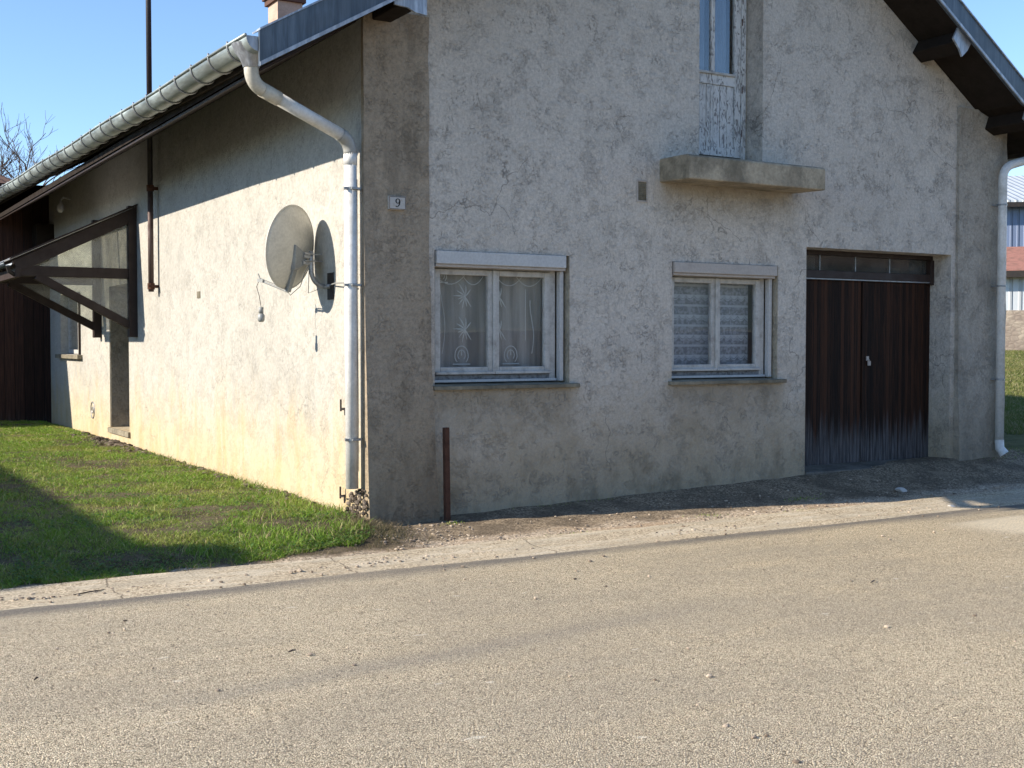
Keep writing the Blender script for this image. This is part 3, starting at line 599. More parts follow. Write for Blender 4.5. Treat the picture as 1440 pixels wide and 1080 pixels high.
h_ = MB().box(6.262, 6.30, .276, .299, 1.40, 1.45).box(6.275, 6.315, .262, .276, 1.345, 1.395); h_.tube(arc((6.285, .27, 1.39), (6.295, .262, 1.43), (6.305, .27, 1.39), 6), .004, 6)
s(h_, 'padlock', mt['beige'])
MB().box(7.331, 7.345, .002, .30, .1, 2.62).build('reveal', mt['pilR'], house)
MB().prism([(-.02, -.1), (-.02, .215), (.33, .252), (.33, -.1)], 'x', 5.06, 7.32).build('threshold', mt['thresh'], house, .01)

# upper loading door with peeling paint
ud = empty('upper_door', (3.98, .24, 3.45), None, None); ud.parent = house; ud.matrix_parent_inverse = Matrix.Translation(-house.location); ud['label'] = 'peeling pale blue glazed door above the balcony slab'
s = lambda mb, nm, m, **k: sub(mb, nm, m, ud, **k)
Y = .24
f = MB().prism([(3.58, 3.45), (3.62, 3.45), (3.62, 5.70), (4.335, 5.70), (4.335, 3.45), (4.395, 3.45), (4.395, 5.75), (3.58, 5.75)], 'y', Y-.01, Y+.07); s(f, 'frame', mt['peel'], bevel=.004)
f = MB().box(3.622, 3.70, Y, Y+.045, 3.53, 5.7).box(4.25, 4.332, Y, Y+.045, 3.53, 5.7).box(3.701, 4.249, Y+.001, Y+.044, 3.53, 3.62).box(3.701, 4.249, Y+.001, Y+.044, 4.26, 4.37).box(3.935, 3.985, Y+.002, Y+.043, 4.371, 5.69)
s(f, 'door_leaf', mt['peel'], bevel=.005)
f = MB()
for k in range(6): f.box(3.701+k*.0913, 3.701+(k+1)*.0913-.005, Y+.012+.003*(k % 2), Y+.04, 3.621, 4.259)
f.box(3.93, 3.95, Y+.004, Y+.03, 3.622, 4.258); s(f, 'panel', mt['peel'], bevel=.004)
s(MB().box(3.701, 4.249, Y-.022, Y+.0, 4.36, 4.385), 'weather_rail', mt['whitepaint'], bevel=.005)
s(MB().box(3.701, 3.934, Y+.02, Y+.024, 4.371, 5.69).box(3.986, 4.249, Y+.02, Y+.024, 4.371, 5.69), 'pane', mt['glass'])
curtain(ud, 3.70, 3.90, 4.37, 5.7, mt['blue'], .012, .07, .33); curtain(ud, 3.99, 4.20, 4.37, 5.7, mt['blue'], .012, .08, .33)
s(MB().box(4.39, 4.42, .245, .34, 3.41, 5.75), 'reveal', mt['reveal'])
s(MB().box(3.585, 4.41, .0, .30, 3.41, 3.448), 'threshold', mt['balc'])
for zz in (3.75, 4.2, 4.9): s(MB().tube([(4.335, Y-.018, zz), (4.335, Y-.018, zz+.07)], .006, 6), 'hinge', mt['rust'])
# small air vent
v_ = MB().box(2.81, 2.825, -.012, .0, 2.965, 3.175).box(2.925, 2.94, -.012, .0, 2.965, 3.175).box(2.826, 2.924, -.012, .0, 2.965, 2.98).box(2.826, 2.924, -.012, .0, 3.16, 3.175)
vo = v_.build('air_vent', mt['beige'], house, .002)
vs = MB()
for k in range(10): vs.bar((2.826, -.006, 2.99+k*.0175), (2.924, -.006, 2.99+k*.0175), .010, .003, (0, .8, .6))
vs.box(2.826, 2.924, -.003, -.001, 2.981, 3.159); vs.build('louvres', mt['sill'], vo)
# side door and side window
sd = empty('side_door', (.1, 8.9, .32), None, None); sd.parent = house; sd.matrix_parent_inverse = Matrix.Translation(-house.location)
sub(MB().box(.24, .28, 8.28, 9.47, .33, 2.44), 'door_leaf', mt['brown'], sd); sub(MB().box(-.09, .24, 8.22, 9.52, .24, .318), 'step', mt['sill'], sd, bevel=.008)
sub(MB().box(-.04, .24, 9.468, 9.479, .33, 2.44), 'reveal', mt['reveal'], sd)
sw = empty('side_window', (.1, 12.4, 1.4), None, None); sw.parent = house; sw.matrix_parent_inverse = Matrix.Translation(-house.location)
sub(MB().box(.08, .13, 11.6, 11.68, 1.41, 2.44).box(.08, .13, 13.22, 13.3, 1.41, 2.44).box(.08, .13, 12.40, 12.48, 1.41, 2.44).box(.08, .13, 11.68, 12.40, 1.41, 1.48).box(.08, .13, 12.48, 13.22, 1.41, 1.48), 'frame', mt['whitepaint'], sw)
sub(MB().box(.10, .105, 11.68, 13.22, 1.48, 2.44), 'pane', mt['glass'], sw); sub(MB().box(-.14, .08, 11.45, 13.38, 1.33, 1.398), 'sill', mt['sill'], sw, bevel=.006)
sub(MB().box(-.09, -.051, 11.57, 11.598, 1.40, 2.45), 'shutter_stile', mt['brown'], sw)
# cable at the corner and the broken foot of the wall
cb = MB().tube([(XL-.012, .17-.04, 3.0+0), (XL-.014, .13, 2.2), (XL-.012, .125, 1.4), (XL-.014, .12, .5)], .006, 6); cb.build('cable', mt['dark'], house)
for (yy, zz) in ((.40, 1.02), (.42, .25)):
    MB().tube([(XL+.0, yy, zz), (XL-.05, yy, zz)], .011, 8).tube([(XL-.05, yy, zz-.02), (XL-.05, yy, zz+.085)], .009, 8).tube([(XL-.05, yy-.02, zz), (XL-.05, yy-.09, zz+.005), (XL-.052, yy-.10, zz-.05)], .008, 8).build('iron_hook', mt['dark'], house)
MB().box(XL-.012, XL, 4.74, 4.86, 2.13, 2.21).build('junction_plate', mt['sill'], house)
MB().tube([(XL-.006+0*0, 10.7+.13*math.cos(a), .52+.13*math.sin(a)) for a in np.linspace(0, 2*math.pi, 25)], .012, 6).tube([(XL-.006, 10.7+.05*math.cos(a), .52+.05*math.sin(a)) for a in np.linspace(0, 2*math.pi, 17)], .01, 6).build('drain_ring', mt['galv'], house)

def rock(name, loc, r, seed, m, parent=None, squash=.6):
    bm = bmesh.new(); bmesh.ops.create_icosphere(bm, subdivisions=3, radius=1); rg = random.Random(seed); ax = [Vector((rg.uniform(-1, 1), rg.uniform(-1, 1), rg.uniform(-1, 1))).normalized() for _ in range(9)]; th = [rg.uniform(.55, .85) for _ in range(9)]
    for v in bm.verts:
        for a, t in zip(ax, th):
            dd = v.co.dot(a)
            if dd > t: v.co -= a*(dd-t)*.9
        v.co *= r; v.co.z *= squash; v.co.x *= 1.2
    me = bpy.data.meshes.new(name); bm.to_mesh(me); bm.free(); o = link(name, me, m, parent); o.location = loc; o.rotation_euler.z = rg.uniform(0, 6); return o
mt['stone'] = plain('pale limestone', (.55, .53, .49), .9, 0, .3, 20, .1); mt['brick'] = plain('broken brown rubble', (.22, .15, .10), .95, 0, .4, 18, .1)
hole = MB(); hm = []
rg = random.Random(3)
rub = None
V, Fc = [], []
for k in range(130):
    yy = rg.uniform(-.10, .26); zz = rg.uniform(.02, .36)*(1-.9*max(yy, 0)); r_ = rg.uniform(.008, .026); x_ = XL-.01-rg.uniform(0, .03)-(.40-zz)*.14
    bm = bmesh.new(); bmesh.ops.create_icosphere(bm, subdivisions=1, radius=r_)
    for v in bm.verts: v.co = Vector((v.co.x*.8+x_, v.co.y*rg.uniform(.8, 1.3)+yy, v.co.z*rg.uniform(.7, 1.1)+zz))
    bm.verts.index_update(); hole.add([v.co[:] for v in bm.verts], [[v.index for v in f.verts] for f in bm.faces]); bm.free()
n = N('crumbling rubble'); g = n.t.nodes.new('ShaderNodeNewGeometry'); c = n.mix(g.outputs['Random Per Island'], (.045, .036, .028), (.22, .18, .14)); mt['rubble'] = n.done(c, .95, n.bump(n.noise(60, 3), .8, .01), 0, .1)
hole.build('crumbled_base', mt['rubble'], house)

# ------------------------------------------------------------ door canopy
cn = empty('door_canopy', (-.1, 8.9, 1.7), 'dark brown timber lean-to canopy with clear glazed sides over the side door', 'canopy')
Z0, Z1, XO = 3.50, 2.74, -1.62
for i, yc in enumerate((7.80, 10.06)):
    MB().box(-.17, -.051, yc-.06, yc+.06, 1.68, 3.50).build('post', mt['brown'], cn, .006)
    MB().bar((-.052, yc-.002, Z0-.10), (XO-.02, yc-.002, Z1-.13), .105, .17).build('rafter', mt['brown'], cn, .006)
    MB().box(XO+.04, -.171, yc-.05, yc+.05, 2.49, 2.63).build('tie_beam', mt['brown'], cn, .006)
    MB().bar((-.12, yc-.004, 1.83), (-1.38, yc-.004, 2.50), .09, .11).build('brace', mt['brown'], cn, .006)
    MB().prism([(-.172, 3.30), (-.172, 2.631), (-1.34, 2.631)], 'y', yc+.0, yc+.006).build('side_pane', mt['poly'], cn)
    MB().prism([(-.172, 2.489), (-1.25, 2.489), (-.172, 1.92)], 'y', yc+.0, yc+.006).build('side_pane', mt['poly'], cn)
MB().bar((-.052, 8.93, Z0-.10), (XO-.02, 8.93, Z1-.13), .06, .12).build('rafter', mt['brown'], cn, .006)
MB().box(XO-.03, XO+.039, 7.74, 10.12, 2.47, 2.60).build('front_beam', mt['brown'], cn, .006)
MB().box(-.13, -.051, 7.861, 9.999, 3.30, 3.42).build('wall_plate', mt['brown'], cn, .006)
rf = MB(); rf.prism([(-.052, Z0-.005), (XO-.10, Z1-.045), (XO-.10, Z1-.035), (-.052, Z0+.005)], 'y', 7.70, 10.16); rf.build('roof_sheet', mt['polyroof'], cn)
MB().prism([(-.052, Z0+.006), (XO-.09, Z1-.033), (XO-.09, Z1-.010), (-.052, Z0+.030)], 'y', 7.68, 7.76).build('edge_strip', mt['brown'], cn)
xc, r = XO-.12, .055; gm = MB(); P1 = [(xc-r*math.cos(a), 2.66-r*math.sin(a)) for a in np.linspace(0, math.pi, 11)]; P2 = [(xc-(r-.005)*math.cos(a), 2.66-(r-.005)*math.sin(a)) for a in np.linspace(math.pi, 0, 11)]
gm.prism(P1+P2, 'y', 7.70, 10.2); gm.build('canopy_gutter', mt['zinc'], cn, 0, True)
gm2 = MB().tube([(xc-r, 7.70, 2.665), (xc-r, 10.2, 2.665)], .009, 8); gm2.build('gutter_bead', mt['zinc'], cn)
MB().tube([(xc, 7.74, 2.62), (xc+.02, 7.76, 2.55), (xc+.10, 7.79, 2.50)], .028, 10).build('gutter_outlet', mt['dark'], cn)

# ------------------------------------------------------------ satellite dish
sdish = empty('satellite_dish', (-.4, .95, 2.4), 'pale grey satellite dish seen from behind, its receiver dangling, on the sunlit side wall', 'satellite dish')
az, tilt = R(-33), R(8)
nrm = Vector((math.sin(az)*math.cos(tilt), math.cos(az)*math.cos(tilt), math.sin(tilt))); side_ = Vector((math.cos(az), -math.sin(az), 0)); upv = side_.cross(nrm).normalized()*1
if upv.z < 0: upv = -upv
cen = Vector((-.36, .93, 2.46)); rw, rh, dep = .345, .375, .075
V = []; Fc = []; nr, na = 12, 56
for L in (0, 1):
    for i in range(nr+1):
        t = i/nr
        for k in range(na):
            a = 2*math.pi*k/na; V.append(cen+side_*rw*t*math.cos(a)+upv*rh*t*math.sin(a)+nrm*(dep*(t*t-1)+.0+(-.003 if L else 0)))
off_ = (nr+1)*na
for L in (0, 1):
    for i in range(nr):
        for k in range(na): Fc.append((L*off_+i*na+k, L*off_+i*na+(k+1) % na, L*off_+(i+1)*na+(k+1) % na, L*off_+(i+1)*na+k))
for k in range(na): Fc.append((nr*na+k, nr*na+(k+1) % na, off_+nr*na+(k+1) % na, off_+nr*na+k))
mt['dish'] = plain('aged dish enamel', (.60, .575, .50), .5, 0, .2, 5, .4); mt['arm'] = plain('grey arm paint', (.30, .31, .30), .5, .2, .2)
dish = MB().add(V, Fc).build('reflector', mt['dish'], sdish, 0, True)
MB().tube([cen+side_*(rw+.002)*math.cos(a)+upv*(rh+.002)*math.sin(a) for a in np.linspace(0, 2*math.pi, 57)], .007, 6).build('rim', mt['dish'], dish, 0, True)
back = cen-nrm*(dep+.005)
def pt(a, b, c_): return cen+side_*a+upv*b+nrm*c_
bk = MB()
bk.add([pt(-.05, .03, -.075), pt(.06, -.05, -.075), pt(.05, -.20, -.07), pt(-.04, -.20, -.06), pt(-.05, .03, -.10), pt(.10, -.05, -.13), pt(.09, -.13, -.13), pt(-.03, -.19, -.10)], [(0, 1, 2, 3), (7, 6, 5, 4), (0, 4, 5, 1), (1, 5, 6, 2), (2, 6, 7, 3), (3, 7, 4, 0)])
bk.build('mount_plate', mt['arm'], sdish, .004)
MB().bar(pt(0, -.14, -.085), pt(.01, -.40, -.02), .055, .03, side_).build('arm_socket', mt['arm'], sdish, .006)
wallp = Vector((XL-.02, .72, 2.11))
cl = pt(.12, -.10, -.16)
ptube = [cl+Vector((0, 0, .09)), cl, cl+Vector((0.0, 0, -.10))]+arc(cl+Vector((0, 0, -.10)), Vector((cl.x+.02, cl.y, 2.11)), Vector((cl.x+.14, cl.y-.02, 2.11)), 7)[1:]+[wallp]
MB().tube(ptube, .021, 12).build('wall_arm', mt['galv'], sdish, 0, True)
MB().box(XL-.014, XL, .65, .79, 1.99, 2.23).build('wall_plate', mt['dark'], sdish, .003)
MB().bar(pt(.05, -.05, -.12), cl+Vector((0, 0, .045)), .03, .05).bar(pt(.05, -.12, -.12), cl+Vector((0, 0, -.02)), .03, .03).tube([cl+Vector((-.07, -.03, .06)), cl+Vector((.09, -.02, .06))], .006, 6).tube([cl+Vector((-.07, -.03, 0)), cl+Vector((.10, -.02, 0))], .006, 6).build('clamp', mt['galv'], sdish)
tip = pt(-.02, -.335, .27); st_ = pt(.01, -.40, -.02)
am = MB().tube([st_, tip], .009, 8).tube([st_+Vector((0, 0, .02)), tip+Vector((0, 0, .02))], .005, 6).tube([tip, tip+nrm*.03+Vector((0, 0, .06))], .006, 6); am.bar(tip-nrm*.03, tip+nrm*.03, .03, .03, side_)
am.build('feed_arm', mt['arm'], sdish)
lz = tip+Vector((0, 0, -.24))
MB().tube([tip+nrm*.02, tip+nrm*.05+Vector((0, 0, -.06)), tip+nrm*.02+Vector((0, 0, -.14)), lz], .0028, 6).build('hanging_cable', mt['dark'], sdish)
MB().tube([lz, lz+Vector((.0, 0, -.055))], .022, 12).tube([lz+Vector((0, 0, -.055)), lz+Vector((.002, 0, -.075)), lz+Vector((0, -.0, -.12)), lz+Vector((0, 0, -.135))], [.018, .032, .032, .02], 14).build('receiver_head', mt['arm'], sdish, 0, True)
MB().tube([st_, st_+Vector((.03, .02, -.03)), pt(.12, -.34, -.07), pt(.10, -.2, -.12), cl], .004, 6).tube([cl+Vector((-.02, 0, 0)), Vector((-.2, .9, 2.05)), (XL-.02, .74, 2.12)], .004, 6).tube([(XL-.02, .70, 2.12), (XL-.07, .45, 2.125), (XL-.10, .2, 2.115), (XL-.10, .12, 2.115)], .006, 6).build('coax_cable', mt['arm'], sdish)

# ------------------------------------------------------------ mast, bulb, number plate, rusty bar
ms = empty('antenna_mast', (XL-.10, 6.62, 2.24), 'tall rusty brown steel antenna mast clamped to the side wall', 'mast')
MB().tube([(XL-.10, 6.62, 2.27), (XL-.10, 6.62, 3.6)], .036, 14).build('pole_foot', mt['pole'], ms, 0, True); MB().tube([(XL-.10, 6.62, 3.601), (XL-.10, 6.62, 9.2)], .035, 14).build('pole', mt['mast'], ms, 0, True)
for zz in (3.62, 2.34): MB().tube([(XL-.10, 6.62, zz-.04), (XL-.10, 6.62, zz+.04)], .047, 12).box(XL-.10, XL, 6.60, 6.64, zz-.02, zz+.02).box(XL-.15, XL-.05, 6.555, 6.575, zz-.015, zz+.015).build('wall_clamp', mt['rust'], ms)
lb = empty('wall_lamp', (XL-.1, 12.3, 4.2), 'small bare bulb lamp high on the side wall under the eave', 'lamp')
MB().tube([(XL, 12.3, 4.05), (XL-.12, 12.3, 4.08), (XL-.16, 12.3, 4.03)], .014, 8).build('bracket', mt['white'], lb)
MB().tube([(XL-.16, 12.3, 4.02), (XL-.16, 12.3, 3.98), (XL-.165, 12.3, 3.93), (XL-.17, 12.3, 3.86), (XL-.17, 12.3, 3.82)], [.02, .025, .055, .06, .025], 14).build('bulb', mt['white'], lb, 0, True)
npl = empty('house_number', (.235, -.04, 2.80), 'small white enamel plate with black number 9 on the corner pilaster', 'number plate')
n = N('white enamel'); mt['enamel'] = n.done(n.mix(n.ramp(n.noise(30, 4, .6), .5, .7, 0, .3), (.46, .43, .39), (.25, .18, .13)), .25, None, 0, .5)
yP = -.062
MB().box(.155, .315, yP, -.03, 2.738, 2.852).build('plate', mt['enamel'], npl, .004)
bl_ = plain('black enamel', (.02, .018, .018), .4)
br = MB(); x0, x1, z0, z1 = .155, .315, 2.738, 2.852; t = .004; y_ = yP-.0015
br.box(x0+.004, x1-.004, y_, yP-.0002, z0+.004, z0+.004+t).box(x0+.004, x1-.004, y_, yP-.0002, z1-.004-t, z1-.004).box(x0+.004, x0+.004+t, y_, yP-.0002, z0+.0081, z1-.0081).box(x1-.004-t, x1-.004, y_, yP-.0002, z0+.0081, z1-.0081)
br.build('border', mt['rust'], npl)
d9 = MB(); cx, cz, s9 = .238, 2.795, .082
ring = np.linspace(0, 2*math.pi, 29); d9.ribbon([(cx+s9*.21*math.cos(a), cz+s9*.20+s9*.23*math.sin(a)) for a in ring], [s9*(.06+.08*abs(math.cos(a))) for a in ring], y_-.0006, .002)
tl = [(cx+s9*.21*math.cos(a)+0*a, cz+s9*.20+s9*.23*math.sin(a)) for a in (0, -.15)]+[(cx+s9*.20, cz+s9*.02), (cx+s9*.15, cz-s9*.18), (cx+s9*.04, cz-s9*.33), (cx-s9*.08, cz-s9*.40), (cx-s9*.18, cz-s9*.38), (cx-s9*.22, cz-s9*.30)]
d9.ribbon(tl, [s9*k for k in (.14, .14, .14, .12, .09, .07, .09, .13)], y_-.0006, .002); d9.build('numeral', bl_, npl)
rb = MB().bar((.655, -.17, -.1), (.662, -.13, .862), .045, .05, (1, 0, 0)).build('iron_post', mt['rust'], None, .003)
tag(rb, 'rusty flat iron post standing upright against the wall beside the corner pilaster', 'post')

# ------------------------------------------------------------ stones
for k, (x_, y_2, r_, lab) in enumerate([(5.63, -.80, .055, 'largest white stone lying in the shaded forecourt below the garage door'), (5.30, -1.32, .038, 'small pale stone at the shadow edge, nearer the road than the larger one'), (5.42, -1.60, .034, 'white stone on the sunlit gutter strip, rightmost of the loose stones'), (2.30, -1.36, .036, 'brownish stone on the gutter strip below the second window')]):
    o = rock('stone', (x_, y_2, float(height(x_, y_2))+r_*.35), r_, k+4, mt['stone'] if k < 3 else mt['brick']); tag(o, lab, 'stone', 'loose stones by the road edge')
def pebbles(name, pts, rmin, rmax, m, label):
    base = bmesh.new(); bmesh.ops.create_icosphere(base, subdivisions=1, radius=1); bv = np.array([v.co[:] for v in base.verts]); bf = np.array([[v.index for v in f.verts] for f in base.faces]); base.free()
    n_ = len(pts); r_ = rng.uniform(rmin, rmax, n_)*rng.uniform(.6, 1, n_); sc_ = np.stack([r_*rng.uniform(.8, 1.4, n_), r_*rng.uniform(.8, 1.3, n_), r_*rng.uniform(.45, .8, n_)], 1)
    z_ = height(pts[:, 0], pts[:, 1]); z_ = np.where(pts[:, 1] < -1.22, np.maximum(z_, .012), z_)+sc_[:, 2]*.5
    v = bv[None]*sc_[:, None]*rng.uniform(.8, 1.2, (n_, len(bv), 1)); v += np.stack([pts[:, 0], pts[:, 1], z_], 1)[:, None]
    f = bf[None]+(np.arange(n_)*len(bv))[:, None, None]; me = bpy.data.meshes.new(name); me.from_pydata(v.reshape(-1, 3).tolist(), [], f.reshape(-1, 3).tolist()); o = link(name, me, m); return tag(o, label, None, None, 'stuff')
n = N('mixed gravel'); g = n.t.nodes.new('ShaderNodeNewGeometry'); mt['gravel'] = n.done(n.mix(g.outputs['Random Per Island'], (.13, .10, .075), (.50, .41, .31)), .9, None, 0, .2)
P = np.concatenate([np.stack([rng.uniform(-.3, 9, 1500), rng.normal(-1.32, .17, 1500)], 1), np.stack([rng.uniform(.6, 9, 340), rng.uniform(-1.3, -.05, 340)], 1), np.stack([rng.uniform(-4, 0, 420), rng.normal(-1.42, .13, 420)], 1), np.stack([rng.uniform(-5, 9, 160), rng.uniform(-6.5, -1.8, 160)], 1), np.stack([rng.uniform(-.3, .7, 260), rng.uniform(-.95, -.2, 260)], 1)])
pebbles('gravel', P, .005, .017, mt['gravel'], 'loose grit and gravel along the road edge')
P = np.concatenate([np.stack([-.06-np.abs(rng.normal(0, .22, 380)), rng.normal(8.4, .75, 380)], 1), np.stack([rng.uniform(-.35, -.06, 160), rng.uniform(1.0, 11, 160)], 1)])
pebbles('rubble', P, .015, .05, mt['rubble'], 'small heap of brown rubble and clods at the foot of the side door')
# twigs and dark leaf bits on the road
tw = MB(); rg = random.Random(11)
for (x_, y_2, L) in ((-2.09, -3.64, .05), (1.86, -3.88, .09), (-3.3, -3.52, .04), (-2.75, -1.60, .22), (1.9, -1.5, .05), (2.6, -1.35, .04)):
    a = rg.uniform(-.4, .8); tw.tube([(x_, y_2, .018), (x_+L*.5*math.cos(a), y_2+L*.5*math.sin(a), .024), (x_+L*math.cos(a+.2), y_2+L*math.sin(a+.2), .018)], [.003, .005, .002], 5)
tag(tw.build('twigs', mt['brown']), 'scattered dark twigs and leaf bits on the road', None, None, 'stuff')

# ------------------------------------------------------------ grass
def blades(name, X, Y, Hh, Wd, lean, m, label, zoff=0, bend=.5):
    n_ = len(X); Zb = height(X, Y)-.005+zoff; th = rng.uniform(0, 2*math.pi, n_); dx, dy = np.cos(th), np.sin(th); ph = rng.uniform(0, 2*math.pi, n_)
    lx, ly = np.cos(ph)*lean*Hh, np.sin(ph)*lean*Hh; v = np.zeros((n_, 5, 3))
    for k, (t, w_) in enumerate(((0, 1), (0, -1), (.55, .8), (.55, -.8), (1, 0))):
        v[:, k, 0] = X+dx*w_*Wd/2+lx*t**2; v[:, k, 1] = Y+dy*w_*Wd/2+ly*t**2; v[:, k, 2] = Zb+Hh*t*(1-.25*lean*t)
    idx = np.arange(n_)[:, None]*5; f4 = (idx+np.array([0, 1, 3, 2])); f3 = idx+np.array([2, 3, 4])
    me = bpy.data.meshes.new(name); me.vertices.add(n_*5); me.vertices.foreach_set('co', v.ravel()); me.loops.add(n_*7); me.loops.foreach_set('vertex_index', np.concatenate([f4, f3], 1).ravel())
    me.polygons.add(n_*2); me.polygons.foreach_set('loop_start', (np.arange(n_)[:, None]*7+np.array([0, 4])).ravel()); me.update(); me.validate(); o = link(name, me, m); return tag(o, label, None, None, 'stuff')
def smooth_noise(X, Y, s, seed):
    r_ = np.random.default_rng(seed); g = r_.random((64, 64)); u = (X*s) % 63; v = (Y*s) % 63; i = u.astype(int); j = v.astype(int); fu = u-i; fv = v-j; fu = fu*fu*(3-2*fu); fv = fv*fv*(3-2*fv)
    return g[i, j]*(1-fu)*(1-fv)+g[i+1, j]*fu*(1-fv)+g[i, j+1]*(1-fu)*fv+g[i+1, j+1]*fu*fv
def lawn_front(X): return np.interp(X, [-20, -3.2, -1.2, -.45, -.12, 0], [-1.27, -1.24, -1.08, -.95, -.5, -.2])+.16*(smooth_noise(X+50, X*0+3, 3.1, 5)-.5)+.10*(smooth_noise(X+50, X*0+3, 11, 6)-.5)
n_ = 330000; Y0 = -1.35+15.9*rng.random(n_)**1.55; X0 = XL-6.0*rng.random(n_)**1.15*np.interp(Y0, [-1.3, 14], [.62, .75]); X0 = np.where(rng.random(n_) < .12, rng.uniform(-7, XL, n_), X0)
nz = .6*smooth_noise(X0+30, Y0+10, 2.3, 1)+.4*smooth_noise(X0+30, Y0+10, 7, 2); wall_d = XL-X0
keep = (Y0 > lawn_front(X0)) & (rng.random(n_) < np.clip((nz-.27)*4.5, .28, 1)*np.clip(wall_d/.45+.05, .05, 1)) & ~((np.abs(Y0-8.6) < .9) & (wall_d < .5) & (rng.random(n_) < .9))
X0, Y0, nz = X0[keep], Y0[keep], nz[keep]; Hh = (.016+.034*rng.random(len(X0))**1.6)*(.35+nz*1.4)*np.interp(Y0, [-1.3, 1, 14], [1.1, 1, 1.1]); Wd = np.interp(Y0, [-1, 14], [.0045, .009])*rng.uniform(.7, 1.3, len(X0))
blades('lawn_grass', X0, Y0, Hh, Wd, rng.uniform(.5, 1.7, len(X0)), mt['grass'], 'short green lawn beside the sunlit side wall')
# taller tufts
cxs = []
for (a, b, k, sp) in ((-1.25, -.75, 260, .13), (-.95, -.62, 220, .11), (-1.05, -.42, 150, .1), (-.62, -.55, 200, .12), (-.38, -.45, 220, .10), (-.3, 2.3, 150, .12), (-.25, 3.1, 110, .15), (-.2, 1.5, 90, .1), (-1.6, -.75, 120, .12), (-.9, .2, 110, .16), (-.45, .75, 110, .12), (-1.5, 1.6, 90, .2), (-2.1, 4.2, 90, .25), (-.18, .3, 130, .09), (-.55, 4.8, 100, .2)):
    cxs.append(np.stack([rng.normal(a, sp, k), rng.normal(b, sp, k)], 1))
T = np.concatenate(cxs); T = T[(T[:, 0] < XL-.01) & (T[:, 1] > lawn_front(T[:, 0])-.05)]
blades('tall_grass', T[:, 0], T[:, 1], rng.uniform(.045, .12, len(T)), rng.uniform(.004, .007, len(T)), rng.uniform(.3, 1.2, len(T)), mt['grass'], 'taller tufts of grass near the road corner of the lawn')
# broad leaved weeds: small folded leaf faces near ground
def leaves(name, pts, size, m, label, hmax):
    n_ = len(pts); th = rng.uniform(0, 6.28, n_); el = rng.uniform(.1, 1.0, n_); s_ = size*rng.uniform(.5, 1.2, n_); zb = height(pts[:, 0], pts[:, 1])+hmax*rng.random(n_)
    d = np.stack([np.cos(th)*np.cos(el), np.sin(th)*np.cos(el), np.sin(el)*.7], 1); sd_ = np.stack([-np.sin(th), np.cos(th), rng.normal(0, .3, n_)], 1); b0 = np.stack([pts[:, 0], pts[:, 1], zb], 1); v = np.zeros((n_, 6, 3))
    for k, (t, w_) in enumerate(((0, 0), (.35, .42), (.35, -.42), (.75, .32), (.75, -.32), (1, 0))): v[:, k] = b0+d*(s_*t)[:, None]+sd_*(s_*w_)[:, None]; v[:, k, 2] -= (s_*t*t*.3)
    f = (np.arange(n_)[:, None, None]*6+np.array([[0, 1, 3, 0], [0, 3, 5, 4], [0, 4, 2, 0]])[None]); fl = []
    q = np.arange(n_)*6
    for a in q: fl += [(a, a+1, a+3, a+5, a+4, a+2)]
    me = bpy.data.meshes.new(name); me.from_pydata(v.reshape(-1, 3).tolist(), [], [tuple(int(i) for i in t) for t in fl]); o = link(name, me, m); return tag(o, label, None, None, 'stuff')
cl_ = []
for (a, b, k, sp) in ((-1.45, -.70, 260, .10), (-1.3, -.95, 160, .09), (-1.1, -.85, 120, .10), (-.75, -.8, 260, .12), (-.5, -.75, 200, .10), (-.9, -.95, 200, .12), (-.35, -.6, 160, .1), (-2.0, -.95, 120, .16), (-2.5, -1.0, 120, .2)): cl_.append(np.stack([rng.normal(a, sp, k), rng.normal(b, sp*.8, k)], 1))
cl_.append(np.stack([rng.uniform(-4, XL-.1, 26000), -1.1+13*rng.random(26000)**1.4], 1)); L_ = np.concatenate(cl_); L_ = L_[(smooth_noise(L_[:, 0]+30, L_[:, 1]+10, 2.9, 8) > .45) | (np.arange(len(L_)) < 1700)]; L_ = L_[(L_[:, 1] > lawn_front(L_[:, 0])) & (L_[:, 0] < XL-.04)]
leaves('lawn_weeds', L_, .026, mt['weed'], 'clover and broad leaved weeds in the lawn', .04)
# dead stalks at the corner and along the foot of the wall
D = np.concatenate([np.stack([rng.normal(-.16, .14, 1700), rng.normal(-.42, .20, 1700)], 1), np.stack([rng.uniform(-.40, XL-.01, 500), rng.uniform(0, 8, 500)], 1), np.stack([rng.uniform(-3.2, -.2, 500), rng.uniform(-1.3, -.8, 500)], 1), np.stack([rng.uniform(-3.6, -.1, 5000), rng.uniform(-1.0, 9, 5000)], 1)]); D = D[(D[:, 0] < XL-.01) | (D[:, 1] < -.16)]
blades('dry_grass', D[:, 0], D[:, 1], rng.uniform(.03, .10, len(D)), rng.uniform(.003, .006, len(D)), rng.uniform(.6, 1.8, len(D)), mt['dry'], 'straw coloured dead stalks at the foot of the wall')
G = np.concatenate([np.stack([rng.normal(a, s1, k), rng.normal(b, s2, k)], 1) for a, b, s1, s2, k in ((1.25, -1.18, .12, .025, 160), (2.9, -.95, .1, .03, 50), (3.95, -1.12, .12, .03, 60), (4.35, -.72, .10, .04, 160), (2.0, -.06, .3, .02, 50), (.62, -.3, .08, .03, 60), (8.3, .1, .3, .2, 300))])
blades('verge_grass', G[:, 0], G[:, 1], rng.uniform(.012, .04, len(G)), rng.uniform(.003, .006, len(G)), rng.uniform(.4, 1.2, len(G)), mt['grass'], 'small tufts of grass growing in the forecourt cracks')
